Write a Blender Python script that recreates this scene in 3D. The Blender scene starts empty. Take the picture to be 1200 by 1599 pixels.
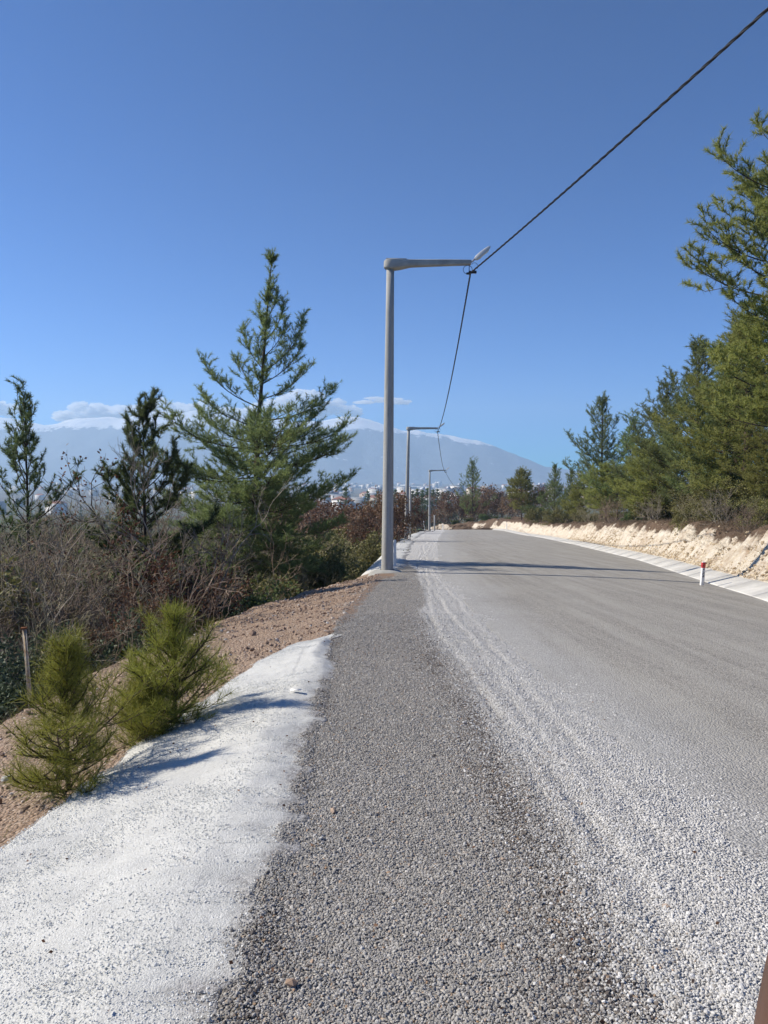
import bpy, bmesh, math, random
import numpy as np
from mathutils import Vector, Matrix, noise as mnoise
random.seed(5)
RNG = np.random.default_rng(5)
C = bpy.context.scene.collection
SC = bpy.context.scene
PI = math.pi

# ------------------------------------------------------------------ camera, sky, sun, exposure
FPX, CX, CY = 1200.0, 600.0, 799.5          # focal length and centre in photograph pixels
PITCH = math.radians(2.6)
EYE = 1.6
cam_d = bpy.data.cameras.new('camera'); cam = bpy.data.objects.new('camera', cam_d); C.objects.link(cam)
cam.location = (0, 0, EYE); cam.rotation_euler = (PI/2 - PITCH, 0, 0)
cam_d.sensor_fit = 'VERTICAL'; cam_d.sensor_height = 24.0; cam_d.lens = 24.0*FPX/1599.0
cam_d.clip_start = 0.02; cam_d.clip_end = 60000
SC.camera = cam

SUN_AZ, SUN_EL = math.radians(-83), math.radians(37)      # azimuth measured from +Y towards +X
world = bpy.data.worlds.new('World'); SC.world = world; world.use_nodes = True
wn, wl = world.node_tree.nodes, world.node_tree.links
sky = wn.new('ShaderNodeTexSky'); sky.sky_type = 'NISHITA'; sky.sun_disc = False
sky.sun_elevation = SUN_EL; sky.sun_rotation = SUN_AZ
sky.altitude = 3000; sky.air_density = 1.0; sky.dust_density = 1.2; sky.ozone_density = 10
gam = wn.new('ShaderNodeGamma'); gam.inputs[1].default_value = 1.36
wl.new(sky.outputs[0], gam.inputs[0]); tint = wn.new('ShaderNodeMix'); tint.data_type = 'RGBA'; tint.blend_type = 'MULTIPLY'; tint.inputs[0].default_value = 1; tint.inputs[7].default_value = (.20, .93, 1.06, 1)
wl.new(gam.outputs[0], tint.inputs[6]); wl.new(tint.outputs[2], wn['Background'].inputs[0]); wn['Background'].inputs[1].default_value = 0.050
sun_d = bpy.data.lights.new('sun', 'SUN'); sun_d.energy = 5.0; sun_d.angle = math.radians(0.5); sun_d.color = (1, 0.91, 0.78)
sun = bpy.data.objects.new('sun', sun_d); C.objects.link(sun)
sv = Vector((math.sin(SUN_AZ)*math.cos(SUN_EL), math.cos(SUN_AZ)*math.cos(SUN_EL), math.sin(SUN_EL)))
sun.rotation_euler = sv.to_track_quat('Z', 'Y').to_euler(); sun.location = (-30, 10, 40)
SC.view_settings.view_transform = 'Standard'; SC.view_settings.look = 'None'
SC.view_settings.gamma = 1; SC.view_settings.use_curve_mapping = False; SC.view_settings.exposure = 0.58
SC.cycles.max_bounces = 8; SC.cycles.diffuse_bounces = 3; SC.cycles.volume_bounces = 6; SC.cycles.use_denoising = True

# ------------------------------------------------------------------ helpers
def ray(px, py):
    cx, cy = (px-CX)/FPX, -(py-CY)/FPX
    v = np.array([cx, math.cos(PITCH)+cy*math.sin(PITCH), -math.sin(PITCH)+cy*math.cos(PITCH)])
    return v/v[1]
def at(px, py, d):
    r = ray(px, py); return Vector((r[0]*d, d, EYE+r[2]*d))
def sstep(a, b, x):
    t = np.clip((x-a)/(b-a), 0, 1); return t*t*(3-2*t)

def mesh_np(name, V, faces, mat=None, smooth=False, attrs=None):
    V = np.asarray(V, np.float32).reshape(-1, 3)
    me = bpy.data.meshes.new(name)
    me.vertices.add(len(V)); me.vertices.foreach_set('co', V.ravel())
    faces = [np.asarray(f, np.int32) for f in faces if len(f)]
    if faces:
        idx = np.concatenate([f.ravel() for f in faces])
        tot = np.concatenate([np.full(len(f), f.shape[1], np.int32) for f in faces])
        st = np.concatenate([[0], np.cumsum(tot)[:-1]]).astype(np.int32)
        me.loops.add(len(idx)); me.loops.foreach_set('vertex_index', idx)
        me.polygons.add(len(tot)); me.polygons.foreach_set('loop_start', st)
    for k, v in (attrs or {}).items():
        v = np.asarray(v, np.float32)
        if v.ndim == 1:
            me.attributes.new(k, 'FLOAT', 'POINT').data.foreach_set('value', v)
        else:
            me.attributes.new(k, 'FLOAT_VECTOR', 'POINT').data.foreach_set('vector', v.ravel())
    me.update(calc_edges=True); me.validate()
    if smooth: me.shade_smooth()
    if mat: me.materials.append(mat)
    return me

class MB:
    """collects pieces of one mesh"""
    def __init__(s): s.V, s.F, s.n = [], [], 0
    def add(s, V, *faces):
        V = np.asarray(V, float).reshape(-1, 3)
        for f in faces: s.F.append(np.asarray(f, int)+s.n)
        s.V.append(V); s.n += len(V); return s
    def segs(s, A, B, ra, rb, k=4):
        A = np.asarray(A, float); B = np.asarray(B, float); n = len(A)
        if n == 0: return s
        D = B-A; D = D/(np.linalg.norm(D, axis=1, keepdims=True)+1e-9)
        up = np.where(np.abs(D[:, 2:3]) > .9, np.array([[1., 0, 0]]), np.array([[0, 0, 1.]]))
        U = np.cross(D, up); U /= np.linalg.norm(U, axis=1, keepdims=True)+1e-9; W = np.cross(D, U)
        a = np.arange(k)*2*PI/k
        ring = np.cos(a)[None, :, None]*U[:, None, :]+np.sin(a)[None, :, None]*W[:, None, :]
        ra = np.broadcast_to(np.asarray(ra, float), (n,)); rb = np.broadcast_to(np.asarray(rb, float), (n,))
        V = np.concatenate([A[:, None, :]+ring*ra[:, None, None], B[:, None, :]+ring*rb[:, None, None]], 1)
        base = (np.arange(n)*2*k)[:, None]
        j = np.arange(k); j2 = (j+1) % k
        F = np.stack([base+j, base+j2, base+k+j2, base+k+j], -1).reshape(-1, 4)
        return s.add(V, F)
    def tube(s, P, r, k=8, caps=True):
        P = np.asarray(P, float); n = len(P); r = np.broadcast_to(np.asarray(r, float), (n,))
        T = np.gradient(P, axis=0); T /= np.linalg.norm(T, axis=1, keepdims=True)+1e-9
        u = np.cross(T[0], [0, 0, 1.] if abs(T[0][2]) < .9 else [1., 0, 0]); V = []
        a = np.arange(k)*2*PI/k
        for i in range(n):
            u = u-T[i]*np.dot(u, T[i]); u /= np.linalg.norm(u)+1e-9; w = np.cross(T[i], u)
            V.append(P[i]+r[i]*(np.cos(a)[:, None]*u+np.sin(a)[:, None]*w))
        j = np.arange(k); j2 = (j+1) % k
        F = np.concatenate([np.stack([i*k+j, i*k+j2, (i+1)*k+j2, (i+1)*k+j], -1) for i in range(n-1)])
        V = np.concatenate(V); fs = [F]
        if caps:
            V = np.concatenate([V, P[:1], P[-1:]]); b = n*k
            fs.append(np.stack([j2, j, np.full(k, b)], -1)); fs.append(np.stack([(n-1)*k+j, (n-1)*k+j2, np.full(k, b+1)], -1))
        return s.add(V, *fs)
    def needles(s, P, D, L, w, rng):
        n = len(P)
        if n == 0: return s
        R = rng.normal(size=(n, 3)); S = np.cross(D, R); S /= np.linalg.norm(S, axis=1, keepdims=True)+1e-9
        L = np.broadcast_to(L, (n,))[:, None]; w = np.broadcast_to(w, (n,))[:, None]
        V = np.stack([P-S*w*.5, P+S*w*.5, P+D*L], 1)
        return s.add(V, np.arange(n*3).reshape(n, 3))
    def leaves(s, P, D, L, w, rng):
        n = len(P)
        R = rng.normal(size=(n, 3)); S = np.cross(D, R); S /= np.linalg.norm(S, axis=1, keepdims=True)+1e-9
        N = np.cross(S, D)
        L = np.broadcast_to(L, (n,))[:, None]; w = np.broadcast_to(w, (n,))[:, None]
        M = P+D*L*.45
        V = np.stack([P, M+S*w*.5+N*w*.15, P+D*L, M-S*w*.5+N*w*.15], 1)
        b = (np.arange(n)*4)[:, None]
        return s.add(V, np.concatenate([b+[0, 1, 2], b+[0, 2, 3]]))
    def box(s, c, sz, rot=None):
        x, y, z = np.array(sz)/2
        V = np.array([[-x,-y,-z],[x,-y,-z],[x,y,-z],[-x,y,-z],[-x,-y,z],[x,-y,z],[x,y,z],[-x,y,z]])
        if rot is not None: V = V @ np.array(rot.to_3x3()).T
        return s.add(V+np.array(c), [[0,3,2,1],[4,5,6,7],[0,1,5,4],[1,2,6,5],[2,3,7,6],[3,0,4,7]])
    def mesh(s, name, mat, smooth=False):
        by = {}
        for f in s.F: by.setdefault(f.shape[1], []).append(f)
        return mesh_np(name, np.concatenate(s.V), [np.concatenate(v) for v in by.values()], mat, smooth)

def link(name, me, parent=None, loc=None, **props):
    o = bpy.data.objects.new(name, me); C.objects.link(o)
    if parent is not None: o.parent = parent
    if loc is not None: o.location = loc
    for k, v in props.items(): o[k] = v
    return o
def tag(o, label, cat, group=None):
    o['label'] = label; o['category'] = cat
    if group: o['group'] = group
    return o
def thing(name, label, cat, loc=(0, 0, 0), rotz=0, group=None, scale=1):
    o = bpy.data.objects.new(name, None); C.objects.link(o); o.empty_display_size = .2
    o.location = loc; o.rotation_euler = (0, 0, rotz); o.scale = (scale,)*3 if np.isscalar(scale) else scale
    return tag(o, label, cat, group)
def copy_tree(o, parent=None):
    c = o.copy(); C.objects.link(c); c.parent = parent
    for ch in list(o.children): copy_tree(ch, c)
    return c

# ------------------------------------------------------------------ materials
def mat(name, build, rough=.85, spec=.25):
    m = bpy.data.materials.new(name); m.use_nodes = True
    nt = m.node_tree; b = nt.nodes['Principled BSDF']
    b.inputs['Roughness'].default_value = rough; b.inputs['Specular IOR Level'].default_value = spec
    build(nt, b); return m
def N(nt, t, **kw):
    n = nt.nodes.new('ShaderNode'+t)
    for k, v in kw.items():
        if k.startswith('i_'):
            n.inputs[int(k[2:]) if k[2:].isdigit() else k[2:].replace('_', ' ')].default_value = v
        else: setattr(n, k, v)
    return n
def coord(nt, scale=None, which='Object'):
    t = N(nt, 'TexCoord').outputs[which]
    if scale:
        mp = N(nt, 'Mapping'); mp.inputs['Scale'].default_value = scale; nt.links.new(t, mp.inputs[0]); return mp.outputs[0]
    return t
def noise(nt, vec, scale, detail=4, rough=.55, dist=0):
    n = N(nt, 'TexNoise'); n.inputs['Scale'].default_value = scale; n.inputs['Detail'].default_value = detail
    n.inputs['Roughness'].default_value = rough; n.inputs['Distortion'].default_value = dist
    nt.links.new(vec, n.inputs['Vector']); return n.outputs['Fac']
def voro(nt, vec, scale, out='Distance', feature='F1'):
    n = N(nt, 'TexVoronoi'); n.feature = feature; n.inputs['Scale'].default_value = scale
    nt.links.new(vec, n.inputs['Vector']); return n.outputs[out]
def ramp(nt, fac, stops, interp='LINEAR'):
    r = N(nt, 'ValToRGB'); r.color_ramp.interpolation = interp; e = r.color_ramp.elements
    while len(e) < len(stops): e.new(.5)
    for el, (p, c) in zip(e, stops):
        el.position = p; el.color = (c, c, c, 1) if np.isscalar(c) else (*c, 1)
    nt.links.new(fac, r.inputs[0]); return r.outputs[0]
def mix(nt, fac, a, b, blend='MIX'):
    m = N(nt, 'Mix', data_type='RGBA', blend_type=blend)
    for sock, v in ((0, fac), (6, a), (7, b)):
        if hasattr(v, 'links'): nt.links.new(v, m.inputs[sock])
        elif sock == 0: m.inputs[0].default_value = v
        else: m.inputs[sock].default_value = (*v, 1) if not np.isscalar(v) else (v, v, v, 1)
    return m.outputs[2]
def math_(nt, op, a, b=None, c=None):
    m = N(nt, 'Math', operation=op)
    for i, v in enumerate((a, b, c)):
        if v is None: continue
        if hasattr(v, 'links'): nt.links.new(v, m.inputs[i])
        else: m.inputs[i].default_value = v
    return m.outputs[0]
def bump(nt, b, h, strength, dist):
    n = N(nt, 'Bump'); n.inputs['Strength'].default_value = strength; n.inputs['Distance'].default_value = dist
    nt.links.new(h, n.inputs['Height']); nt.links.new(n.outputs[0], b.inputs['Normal']); return n
def attr(nt, name):
    a = N(nt, 'Attribute'); a.attribute_name = name; return a.outputs['Fac']

def foliage(name, c0, c1, c2, trans=.5, nsc=.6):
    m = bpy.data.materials.new(name); m.use_nodes = True; nt = m.node_tree
    b = nt.nodes['Principled BSDF']; b.inputs['Roughness'].default_value = .55; b.inputs['Specular IOR Level'].default_value = .25
    ri = N(nt, 'NewGeometry').outputs['Random Per Island']
    col = ramp(nt, ri, [(0, c0), (.55, c1), (1, c2)])
    n = noise(nt, coord(nt), nsc, 3)
    col = mix(nt, ramp(nt, n, [(.35, 0), (.65, .45)]), col, tuple(np.array(c0)*.75))
    oi = N(nt, 'ObjectInfo').outputs['Random']
    hsv = N(nt, 'HueSaturation'); nt.links.new(col, hsv.inputs['Color'])
    nt.links.new(math_(nt, 'MULTIPLY_ADD', oi, .5, .75), hsv.inputs['Value'])
    nt.links.new(math_(nt, 'MULTIPLY_ADD', oi, .03, .485), hsv.inputs['Hue'])
    col = hsv.outputs[0]
    nt.links.new(col, b.inputs['Base Color'])
    tr = N(nt, 'BsdfTranslucent'); nt.links.new(col, tr.inputs[0])
    mx = N(nt, 'MixShader'); mx.inputs[0].default_value = trans
    nt.links.new(b.outputs[0], mx.inputs[1]); nt.links.new(tr.outputs[0], mx.inputs[2])
    nt.links.new(mx.outputs[0], nt.nodes['Material Output'].inputs[0]); return m
def plain(name, col, rough=.6, spec=.3, metal=0, var=.25, sc=6, bumpd=0):
    def f(nt, b):
        v = coord(nt); n = noise(nt, v, sc, 6)
        c = mix(nt, ramp(nt, n, [(.3, 0), (.7, 1)]), tuple(np.array(col)*(1-var)), tuple(np.minimum(np.array(col)*(1+var), .95)))
        nt.links.new(c, b.inputs['Base Color']); b.inputs['Metallic'].default_value = metal
        if bumpd: bump(nt, b, noise(nt, v, sc*6, 6), .6, bumpd)
    return mat(name, f, rough, spec)
def bark(name, c0, c1):
    def f(nt, b):
        v = coord(nt, (6, 6, 1.5)); n = noise(nt, v, 3, 8, .7)
        nt.links.new(ramp(nt, n, [(.3, c0), (.7, c1)]), b.inputs['Base Color']); bump(nt, b, n, .9, .03)
    return mat(name, f, .9, .1)

# stony ground shared recipe -----------------------------------------------------
def chips(nt, v, scale, cols, vary=.5):
    """loose stone chips: one colour per cell"""
    n = N(nt, 'TexVoronoi'); n.inputs['Scale'].default_value = scale; nt.links.new(v, n.inputs['Vector'])
    sep = N(nt, 'SeparateColor'); nt.links.new(n.outputs['Color'], sep.inputs[0])
    return ramp(nt, sep.outputs[0], cols), n.outputs['Distance'], sep.outputs[1]

def m_shoulder(nt, b):
    v = coord(nt)
    wide = noise(nt, coord(nt, (1, .35, 1)), 1.6, 5, .6, .4)
    c1, d1, k1 = chips(nt, v, 75, [(0, (.17, .16, .148)), (.35, (.28, .268, .25)), (.75, (.36, .345, .32)), (.93, (.46, .44, .40)), (1, (.30, .2, .12))])
    c2, d2, k2 = chips(nt, v, 62, [(0, (.40, .395, .375)), (.4, (.54, .53, .51)), (.8, (.62, .615, .59)), (1, (.71, .70, .68))])
    band = math_(nt, 'ADD', attr(nt, 'pale'), math_(nt, 'MULTIPLY_ADD', wide, .9, -.45))
    pale = ramp(nt, band, [(.38, 0), (.62, 1)])
    col = mix(nt, pale, c1, c2)
    dirt = ramp(nt, math_(nt, 'ADD', attr(nt, 'seam'), math_(nt, 'MULTIPLY_ADD', noise(nt, v, 3.5, 6), 1.2, -.6)), [(.45, 0), (.8, .7)])
    col = mix(nt, dirt, col, (.085, .068, .055))
    brown = ramp(nt, math_(nt, 'ADD', attr(nt, 'brown'), math_(nt, 'MULTIPLY_ADD', noise(nt, v, 2.5, 6), 1.4, -.7)), [(.4, 0), (.7, .75)])
    col = mix(nt, brown, col, (.30, .19, .12))
    nt.links.new(col, b.inputs['Base Color'])
    h = math_(nt, 'ADD', math_(nt, 'MULTIPLY', d1, -1), math_(nt, 'MULTIPLY', k1, .3))
    bump(nt, b, h, 1.0, .02)
M_shoulder = mat('loose_gravel', m_shoulder, .9, .15)

def m_road(nt, b):
    v = coord(nt)
    c1, d1, k1 = chips(nt, v, 70, [(0, (.13, .122, .11)), (.3, (.25, .237, .212)), (.7, (.33, .313, .28)), (1, (.44, .42, .37))])
    streak = noise(nt, coord(nt, (1.6, .05, 1)), 2.0, 5, .6, .3)
    col = mix(nt, ramp(nt, streak, [(.38, 0), (.62, .6)]), c1, (.40, .385, .345))
    lt = ramp(nt, math_(nt, 'ADD', attr(nt, 'dust'), math_(nt, 'MULTIPLY_ADD', noise(nt, coord(nt, (1, .3, 1)), 1.3, 6, .6), .7, -.35)), [(.25, 0), (.75, .85)])
    dusty, _, _ = chips(nt, v, 85, [(0, (.25, .25, .24)), (.5, (.40, .395, .375)), (1, (.52, .51, .49))])
    col = mix(nt, lt, col, dusty)
    wear = ramp(nt, noise(nt, v, .7, 6, .65), [(.45, 0), (.75, .3)])
    col = mix(nt, wear, col, (.19, .182, .168))
    nt.links.new(col, b.inputs['Base Color'])
    bump(nt, b, math_(nt, 'ADD', math_(nt, 'MULTIPLY', d1, -1), math_(nt, 'MULTIPLY', k1, .25)), .8, .012)
M_road = mat('dusty_asphalt', m_road, .85, .25)

def m_apron(nt, b):
    v = coord(nt)
    c1, d1, k1 = chips(nt, v, 130, [(0, (.45, .455, .43)), (.15, (.53, .535, .51)), (.6, (.59, .595, .57)), (1, (.66, .66, .635))])
    flow = noise(nt, coord(nt, (1.2, 3.2, 1)), 1.5, 7, .62, .8)
    col = mix(nt, ramp(nt, flow, [(.35, 0), (.72, .6)]), c1, (.46, .465, .445))
    col = mix(nt, ramp(nt, noise(nt, v, 5, 8, .7), [(.60, 0), (.78, .4)]), col, (.36, .36, .345))
    e = ramp(nt, math_(nt, 'ADD', attr(nt, 'edge'), math_(nt, 'MULTIPLY_ADD', noise(nt, v, 4, 7, .65), 1.5, -.75)), [(.35, 0), (.75, 1)])
    c2, d2, k2 = chips(nt, v, 75, [(0, (.13, .125, .12)), (.35, (.25, .245, .24)), (.75, (.36, .355, .35)), (1, (.46, .45, .43))])
    col = mix(nt, e, col, c2)
    nt.links.new(col, b.inputs['Base Color'])
    h = math_(nt, 'ADD', math_(nt, 'MULTIPLY', d1, -.5), math_(nt, 'MULTIPLY', noise(nt, coord(nt, (1.5, 3, 1)), 9, 10, .8), .9))
    bump(nt, b, h, .45, .02)
M_apron = mat('pale_grit', m_apron, .9, .15)

def m_dirt(nt, b):
    v = coord(nt)
    c1, d1, k1 = chips(nt, v, 34, [(0, (.20, .125, .082)), (.4, (.34, .225, .15)), (.8, (.43, .30, .21)), (1, (.54, .45, .37))])
    n = noise(nt, v, .9, 7, .6)
    col = mix(nt, ramp(nt, n, [(.35, 0), (.7, .7)]), c1, (.37, .265, .185))
    fine, d2, k2 = chips(nt, v, 95, [(0, (.20, .145, .11)), (.6, (.41, .31, .23)), (1, (.58, .51, .44))])
    col = mix(nt, .45, col, fine)
    g = ramp(nt, math_(nt, 'ADD', attr(nt, 'grey'), math_(nt, 'MULTIPLY_ADD', n, 1.0, -.5)), [(.4, 0), (.7, .8)])
    col = mix(nt, g, col, (.33, .30, .27))
    nt.links.new(col, b.inputs['Base Color'])
    h = math_(nt, 'ADD', math_(nt, 'MULTIPLY', d1, -1.2), math_(nt, 'MULTIPLY', noise(nt, v, 14, 8, .7), 1.5))
    bump(nt, b, h, .9, .04)
M_dirt = mat('red_brown_dirt', m_dirt, .95, .1)

def m_bank(nt, b):
    v = coord(nt)
    n = noise(nt, coord(nt, (1, 1, 2.2)), 1.1, 8, .62, .5)
    col = ramp(nt, n, [(.28, (.43, .36, .27)), (.42, (.57, .50, .395)), (.55, (.65, .59, .49)), (.72, (.70, .655, .57))])
    c1, d1, k1 = chips(nt, v, 9, [(0, (.42, .34, .25)), (.5, (.58, .51, .40)), (1, (.68, .63, .53))])
    col = mix(nt, .35, col, c1)
    stain = ramp(nt, noise(nt, coord(nt, (1, .6, .5)), 1.6, 9, .72, .8), [(.50, 0), (.66, .75)])
    col = mix(nt, stain, col, (.30, .20, .125))
    top = ramp(nt, math_(nt, 'ADD', attr(nt, 'top'), math_(nt, 'MULTIPLY_ADD', noise(nt, v, 1.3, 7, .65), .9, -.45)), [(.4, 0), (.6, 1)])
    lit = ramp(nt, noise(nt, v, 3, 8, .7), [(.3, (.085, .06, .042)), (.6, (.15, .105, .075)), (.8, (.22, .17, .11))])
    col = mix(nt, top, col, lit)
    nt.links.new(col, b.inputs['Base Color'])
    bump(nt, b, math_(nt, 'ADD', math_(nt, 'MULTIPLY', d1, -.5), noise(nt, v, 8, 9, .7)), .9, .12)
M_bank = mat('cream_soil', m_bank, .95, .1)

def m_terrain(nt, b):
    v = coord(nt)
    lit = ramp(nt, noise(nt, v, 1.2, 9, .7), [(.3, (.05, .037, .026)), (.5, (.10, .075, .05)), (.7, (.15, .12, .075))])
    # far land: patchwork of fields, scrub and built-up plain
    far = ramp(nt, noise(nt, v, .012, 8, .65), [(.3, (.055, .05, .035)), (.45, (.08, .085, .045)), (.55, (.11, .095, .065)), (.7, (.07, .10, .04))])
    cell, dd, kk = chips(nt, v, .018, [(0, (.07, .06, .045)), (.3, (.12, .11, .075)), (.55, (.06, .11, .035)), (.8, (.15, .13, .10)), (1, (.08, .13, .045))])
    far = mix(nt, .55, far, cell)
    town = ramp(nt, noise(nt, v, .03, 6, .75), [(.4, (.09, .085, .08)), (.55, (.17, .165, .16)), (.68, (.42, .41, .40))])
    far = mix(nt, attr(nt, 'town'), far, town)
    green = ramp(nt, noise(nt, v, .2, 6), [(.3, (.055, .10, .03)), (.7, (.09, .155, .045))])
    far = mix(nt, attr(nt, 'field'), far, green)
    col = mix(nt, attr(nt, 'far'), lit, far)
    nt.links.new(col, b.inputs['Base Color']); bump(nt, b, noise(nt, v, 6, 8, .7), .8, .08)
M_terrain = mat('leaf_litter_and_land', m_terrain, .95, .1)

def m_mtn(nt, b):
    v = coord(nt); z = N(nt, 'SeparateXYZ'); nt.links.new(v, z.inputs[0])
    f = noise(nt, v, .006, 10, .72)
    s = math_(nt, 'ADD', math_(nt, 'MULTIPLY', attr(nt, 'snow'), 1.0), math_(nt, 'MULTIPLY_ADD', f, 3.2, -1.6))
    rock = ramp(nt, noise(nt, v, .004, 8, .65), [(.3, (.12, .155, .20)), (.7, (.19, .22, .26))])  # distance haze put into the colour: forested rock made paler and bluer
    snow = ramp(nt, noise(nt, v, .02, 6), [(.3, (.80, .82, .85)), (.7, (.92, .93, .94))])
    nt.links.new(mix(nt, ramp(nt, s, [(.42, 0), (.6, 1)]), rock, snow), b.inputs['Base Color'])
    bump(nt, b, noise(nt, v, .012, 9, .7), 1, 25)
M_mtn = mat('hazed_rock_and_snow', m_mtn, .9, .1)

M_conc = plain('weathered_concrete', (.36, .36, .335), .85, .2, 0, .2, 3, .004)
M_slab = plain('pale_concrete_slab', (.58, .57, .53), .85, .2, 0, .14, 2.5, .006)
def m_pole(nt, b):
    n = noise(nt, coord(nt, (9, 9, .5)), 1.5, 7, .65); n2 = noise(nt, coord(nt), 14, 6, .7)
    c = ramp(nt, n, [(.3, (.25, .25, .235)), (.5, (.36, .36, .34)), (.7, (.43, .43, .405))])
    c = mix(nt, ramp(nt, n2, [(.45, 0), (.75, .35)]), c, (.22, .215, .20)); nt.links.new(c, b.inputs['Base Color'])
    bump(nt, b, n2, .5, .006)
M_pole = mat('grey_concrete_pole', m_pole, .85, .2)
M_galv = plain('galvanised_steel', (.42, .43, .44), .45, .5, .6, .12, 8)
M_lamp = plain('pale_grey_lamp_casting', (.55, .56, .56), .45, .4, 0, .05, 8)
M_glass = plain('lamp_lens', (.55, .57, .55), .2, .5, 0, .05, 8)
M_black = plain('black_plastic', (.02, .02, .022), .5, .4, 0, .2, 10)
M_cable = plain('dark_cable_sheath', (.013, .014, .02), .5, .4, 0, .2, 10)
M_white = plain('white_post_paint', (.76, .76, .73), .6, .3, 0, .06, 12)
M_red = plain('red_reflector', (.45, .03, .03), .35, .5, 0, .1, 12)
def m_stake(nt, b):
    v = coord(nt); n = noise(nt, coord(nt, (8, 8, 2.5)), 3, 8, .7)
    nt.links.new(ramp(nt, n, [(.45, (.72, .67, .55)), (.58, (.5, .38, .24)), (.66, (.2, .08, .035))]), b.inputs['Base Color'])
M_stake = mat('flaking_paint_and_rust', m_stake, .8, .2)
M_rust = plain('rust', (.17, .075, .035), .9, .1, 0, .4, 20)
M_cloud = bpy.data.materials.new('cloud_droplets'); M_cloud.use_nodes = True; _nt = M_cloud.node_tree; _nt.nodes.remove(_nt.nodes['Principled BSDF'])
_pv = N(_nt, 'VolumePrincipled'); _pv.inputs['Color'].default_value = (.99, .99, .99, 1); _pv.inputs['Density'].default_value = .035; _pv.inputs['Anisotropy'].default_value = .3
_nt.links.new(_pv.outputs[0], _nt.nodes['Material Output'].inputs['Volume'])

M_barkP = bark('pine_bark', (.05, .037, .028), (.13, .10, .078))
M_barkD = bark('dark_bark', (.035, .026, .02), (.085, .066, .052))
M_twig = plain('grey_brown_twig', (.28, .245, .195), .9, .1, 0, .4, 3)
M_twig2 = plain('red_brown_twig', (.245, .19, .145), .9, .1, 0, .4, 3)
M_twig3 = plain('olive_twig', (.28, .255, .165), .9, .1, 0, .35, 3)
F_main = foliage('pine_needles', (.15, .195, .072), (.24, .29, .105), (.32, .36, .155))
F_dark = foliage('black_pine_needles', (.085, .13, .05), (.145, .195, .075), (.20, .245, .105))
F_olive = foliage('olive_pine_needles', (.21, .225, .06), (.31, .315, .09), (.39, .385, .14))
F_young = foliage('young_pine_needles', (.21, .235, .034), (.32, .335, .052), (.41, .41, .11), .4, 3)
F_ever = foliage('evergreen_leaves', (.045, .075, .04), (.085, .12, .065), (.14, .18, .105), .2, 2)
F_brown = foliage('dead_oak_leaves', (.10, .05, .028), (.19, .10, .055), (.33, .20, .12), .3, 2)
F_redb = foliage('russet_leaves', (.13, .072, .042), (.20, .115, .07), (.27, .17, .11), .3, 1)
F_scrub = foliage('scrub_leaves', (.12, .12, .04), (.19, .18, .065), (.26, .24, .10), .25, 1)
F_heath = foliage('dry_heath', (.10, .07, .05), (.17, .12, .085), (.26, .19, .12), .15, .8)

# ------------------------------------------------------------------ lie of the land
GR = .0575                                            # the road falls away at this grade
EDGE = np.array([(-12, -.5), (3, -.5), (5.25, -.53), (10.6, -.75), (13, -.68), (18, -.4), (22, -.1), (24, -.2), (27, -.15), (42, .5), (66, 1.7), (90, 3.3), (120, 6.0), (135, 7.6), (144, 8.0), (152, 6.0), (158, 2.5), (162, -4), (164, -14), (166, -60)])
CREST = np.array([(-12, -5), (0, -4.8), (9, -4.5), (11.6, -4.36), (15, -3.8), (19.4, -3.2), (22.2, -1.85), (23.5, -.75), (25, -.6), (27, -.55), (42, .1), (66, 1.25), (90, 2.9), (120, 5.5), (135, 7.1), (144, 7.5), (152, 5.5), (158, 2), (162, -5), (164, -15), (166, -62)])
ASPH = np.array([(-8, 2.2), (0, 1.9), (12, 1.65), (24, 1.8), (40, 2.9), (55, 3.9), (80, 5.8), (110, 8.5), (128, 10.3), (142, 10.8), (151, 9.8), (158, 6.5), (162, 1), (164, -8), (165.5, -50)])
KERB = np.array([(-8, 3.6), (0, 5.4), (17.2, 8.6), (23.2, 9.7), (36.8, 12.3), (63, 15.7), (89, 18.5), (115, 20.0), (133, 20.6), (148, 20), (160, 18), (170, 13), (176, 5), (178, -6), (180, -60)])
def curve(tab):
    """smoothed table y -> x"""
    yy = np.concatenate([np.arange(tab[0, 0], 140, 1.0), np.arange(140, tab[-1, 0], .25)]); xx = np.interp(yy, tab[:, 0], tab[:, 1])
    k = np.ones(5)/5; xs = np.convolve(np.pad(xx, 2, 'edge'), k, 'valid')
    return yy, xs
E_, C_, A_, K_ = curve(EDGE), curve(CREST), curve(ASPH), curve(KERB)
ev = lambda t, y: np.interp(y, t[0], t[1])
def zroad(y):
    y = np.asarray(y, float)
    return -GR*y - .0012*np.maximum(y-140, 0)**2*(y < 200) - (y >= 200)*.0012*60**2
def xfall(x, y):
    x = np.asarray(x, float); y = np.asarray(y, float)
    xa, xk = ev(A_, y), ev(K_, y)
    return -.03*np.clip(x-xa, 0, np.maximum(xk-xa, 0))*(1-sstep(110, 140, y))
def fbm(x, y, s, seed=0, octv=4):
    """cheap value noise, vectorised"""
    out = 0; a = .5
    for o in range(octv):
        X = x*s+seed*17.3+o*5.1; Y = y*s+seed*9.7+o*3.3
        i, j = np.floor(X), np.floor(Y); fx, fy = X-i, Y-j; fx = fx*fx*(3-2*fx); fy = fy*fy*(3-2*fy)
        h = lambda p, q: np.modf(np.abs(np.sin(p*127.1+q*311.7+seed)*43758.5453))[0]
        out = out+a*((h(i, j)*(1-fx)+h(i+1, j)*fx)*(1-fy)+(h(i, j+1)*(1-fx)+h(i+1, j+1)*fx)*fy-.5)
        a *= .5; s *= 2.03
    return out*2
KW, KR = .8, .24                                      # width and rise of the sloped kerb slabs
def yk_of_x(x): return np.interp(-x, -K_[1][K_[0] > 140], K_[0][K_[0] > 140])
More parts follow.
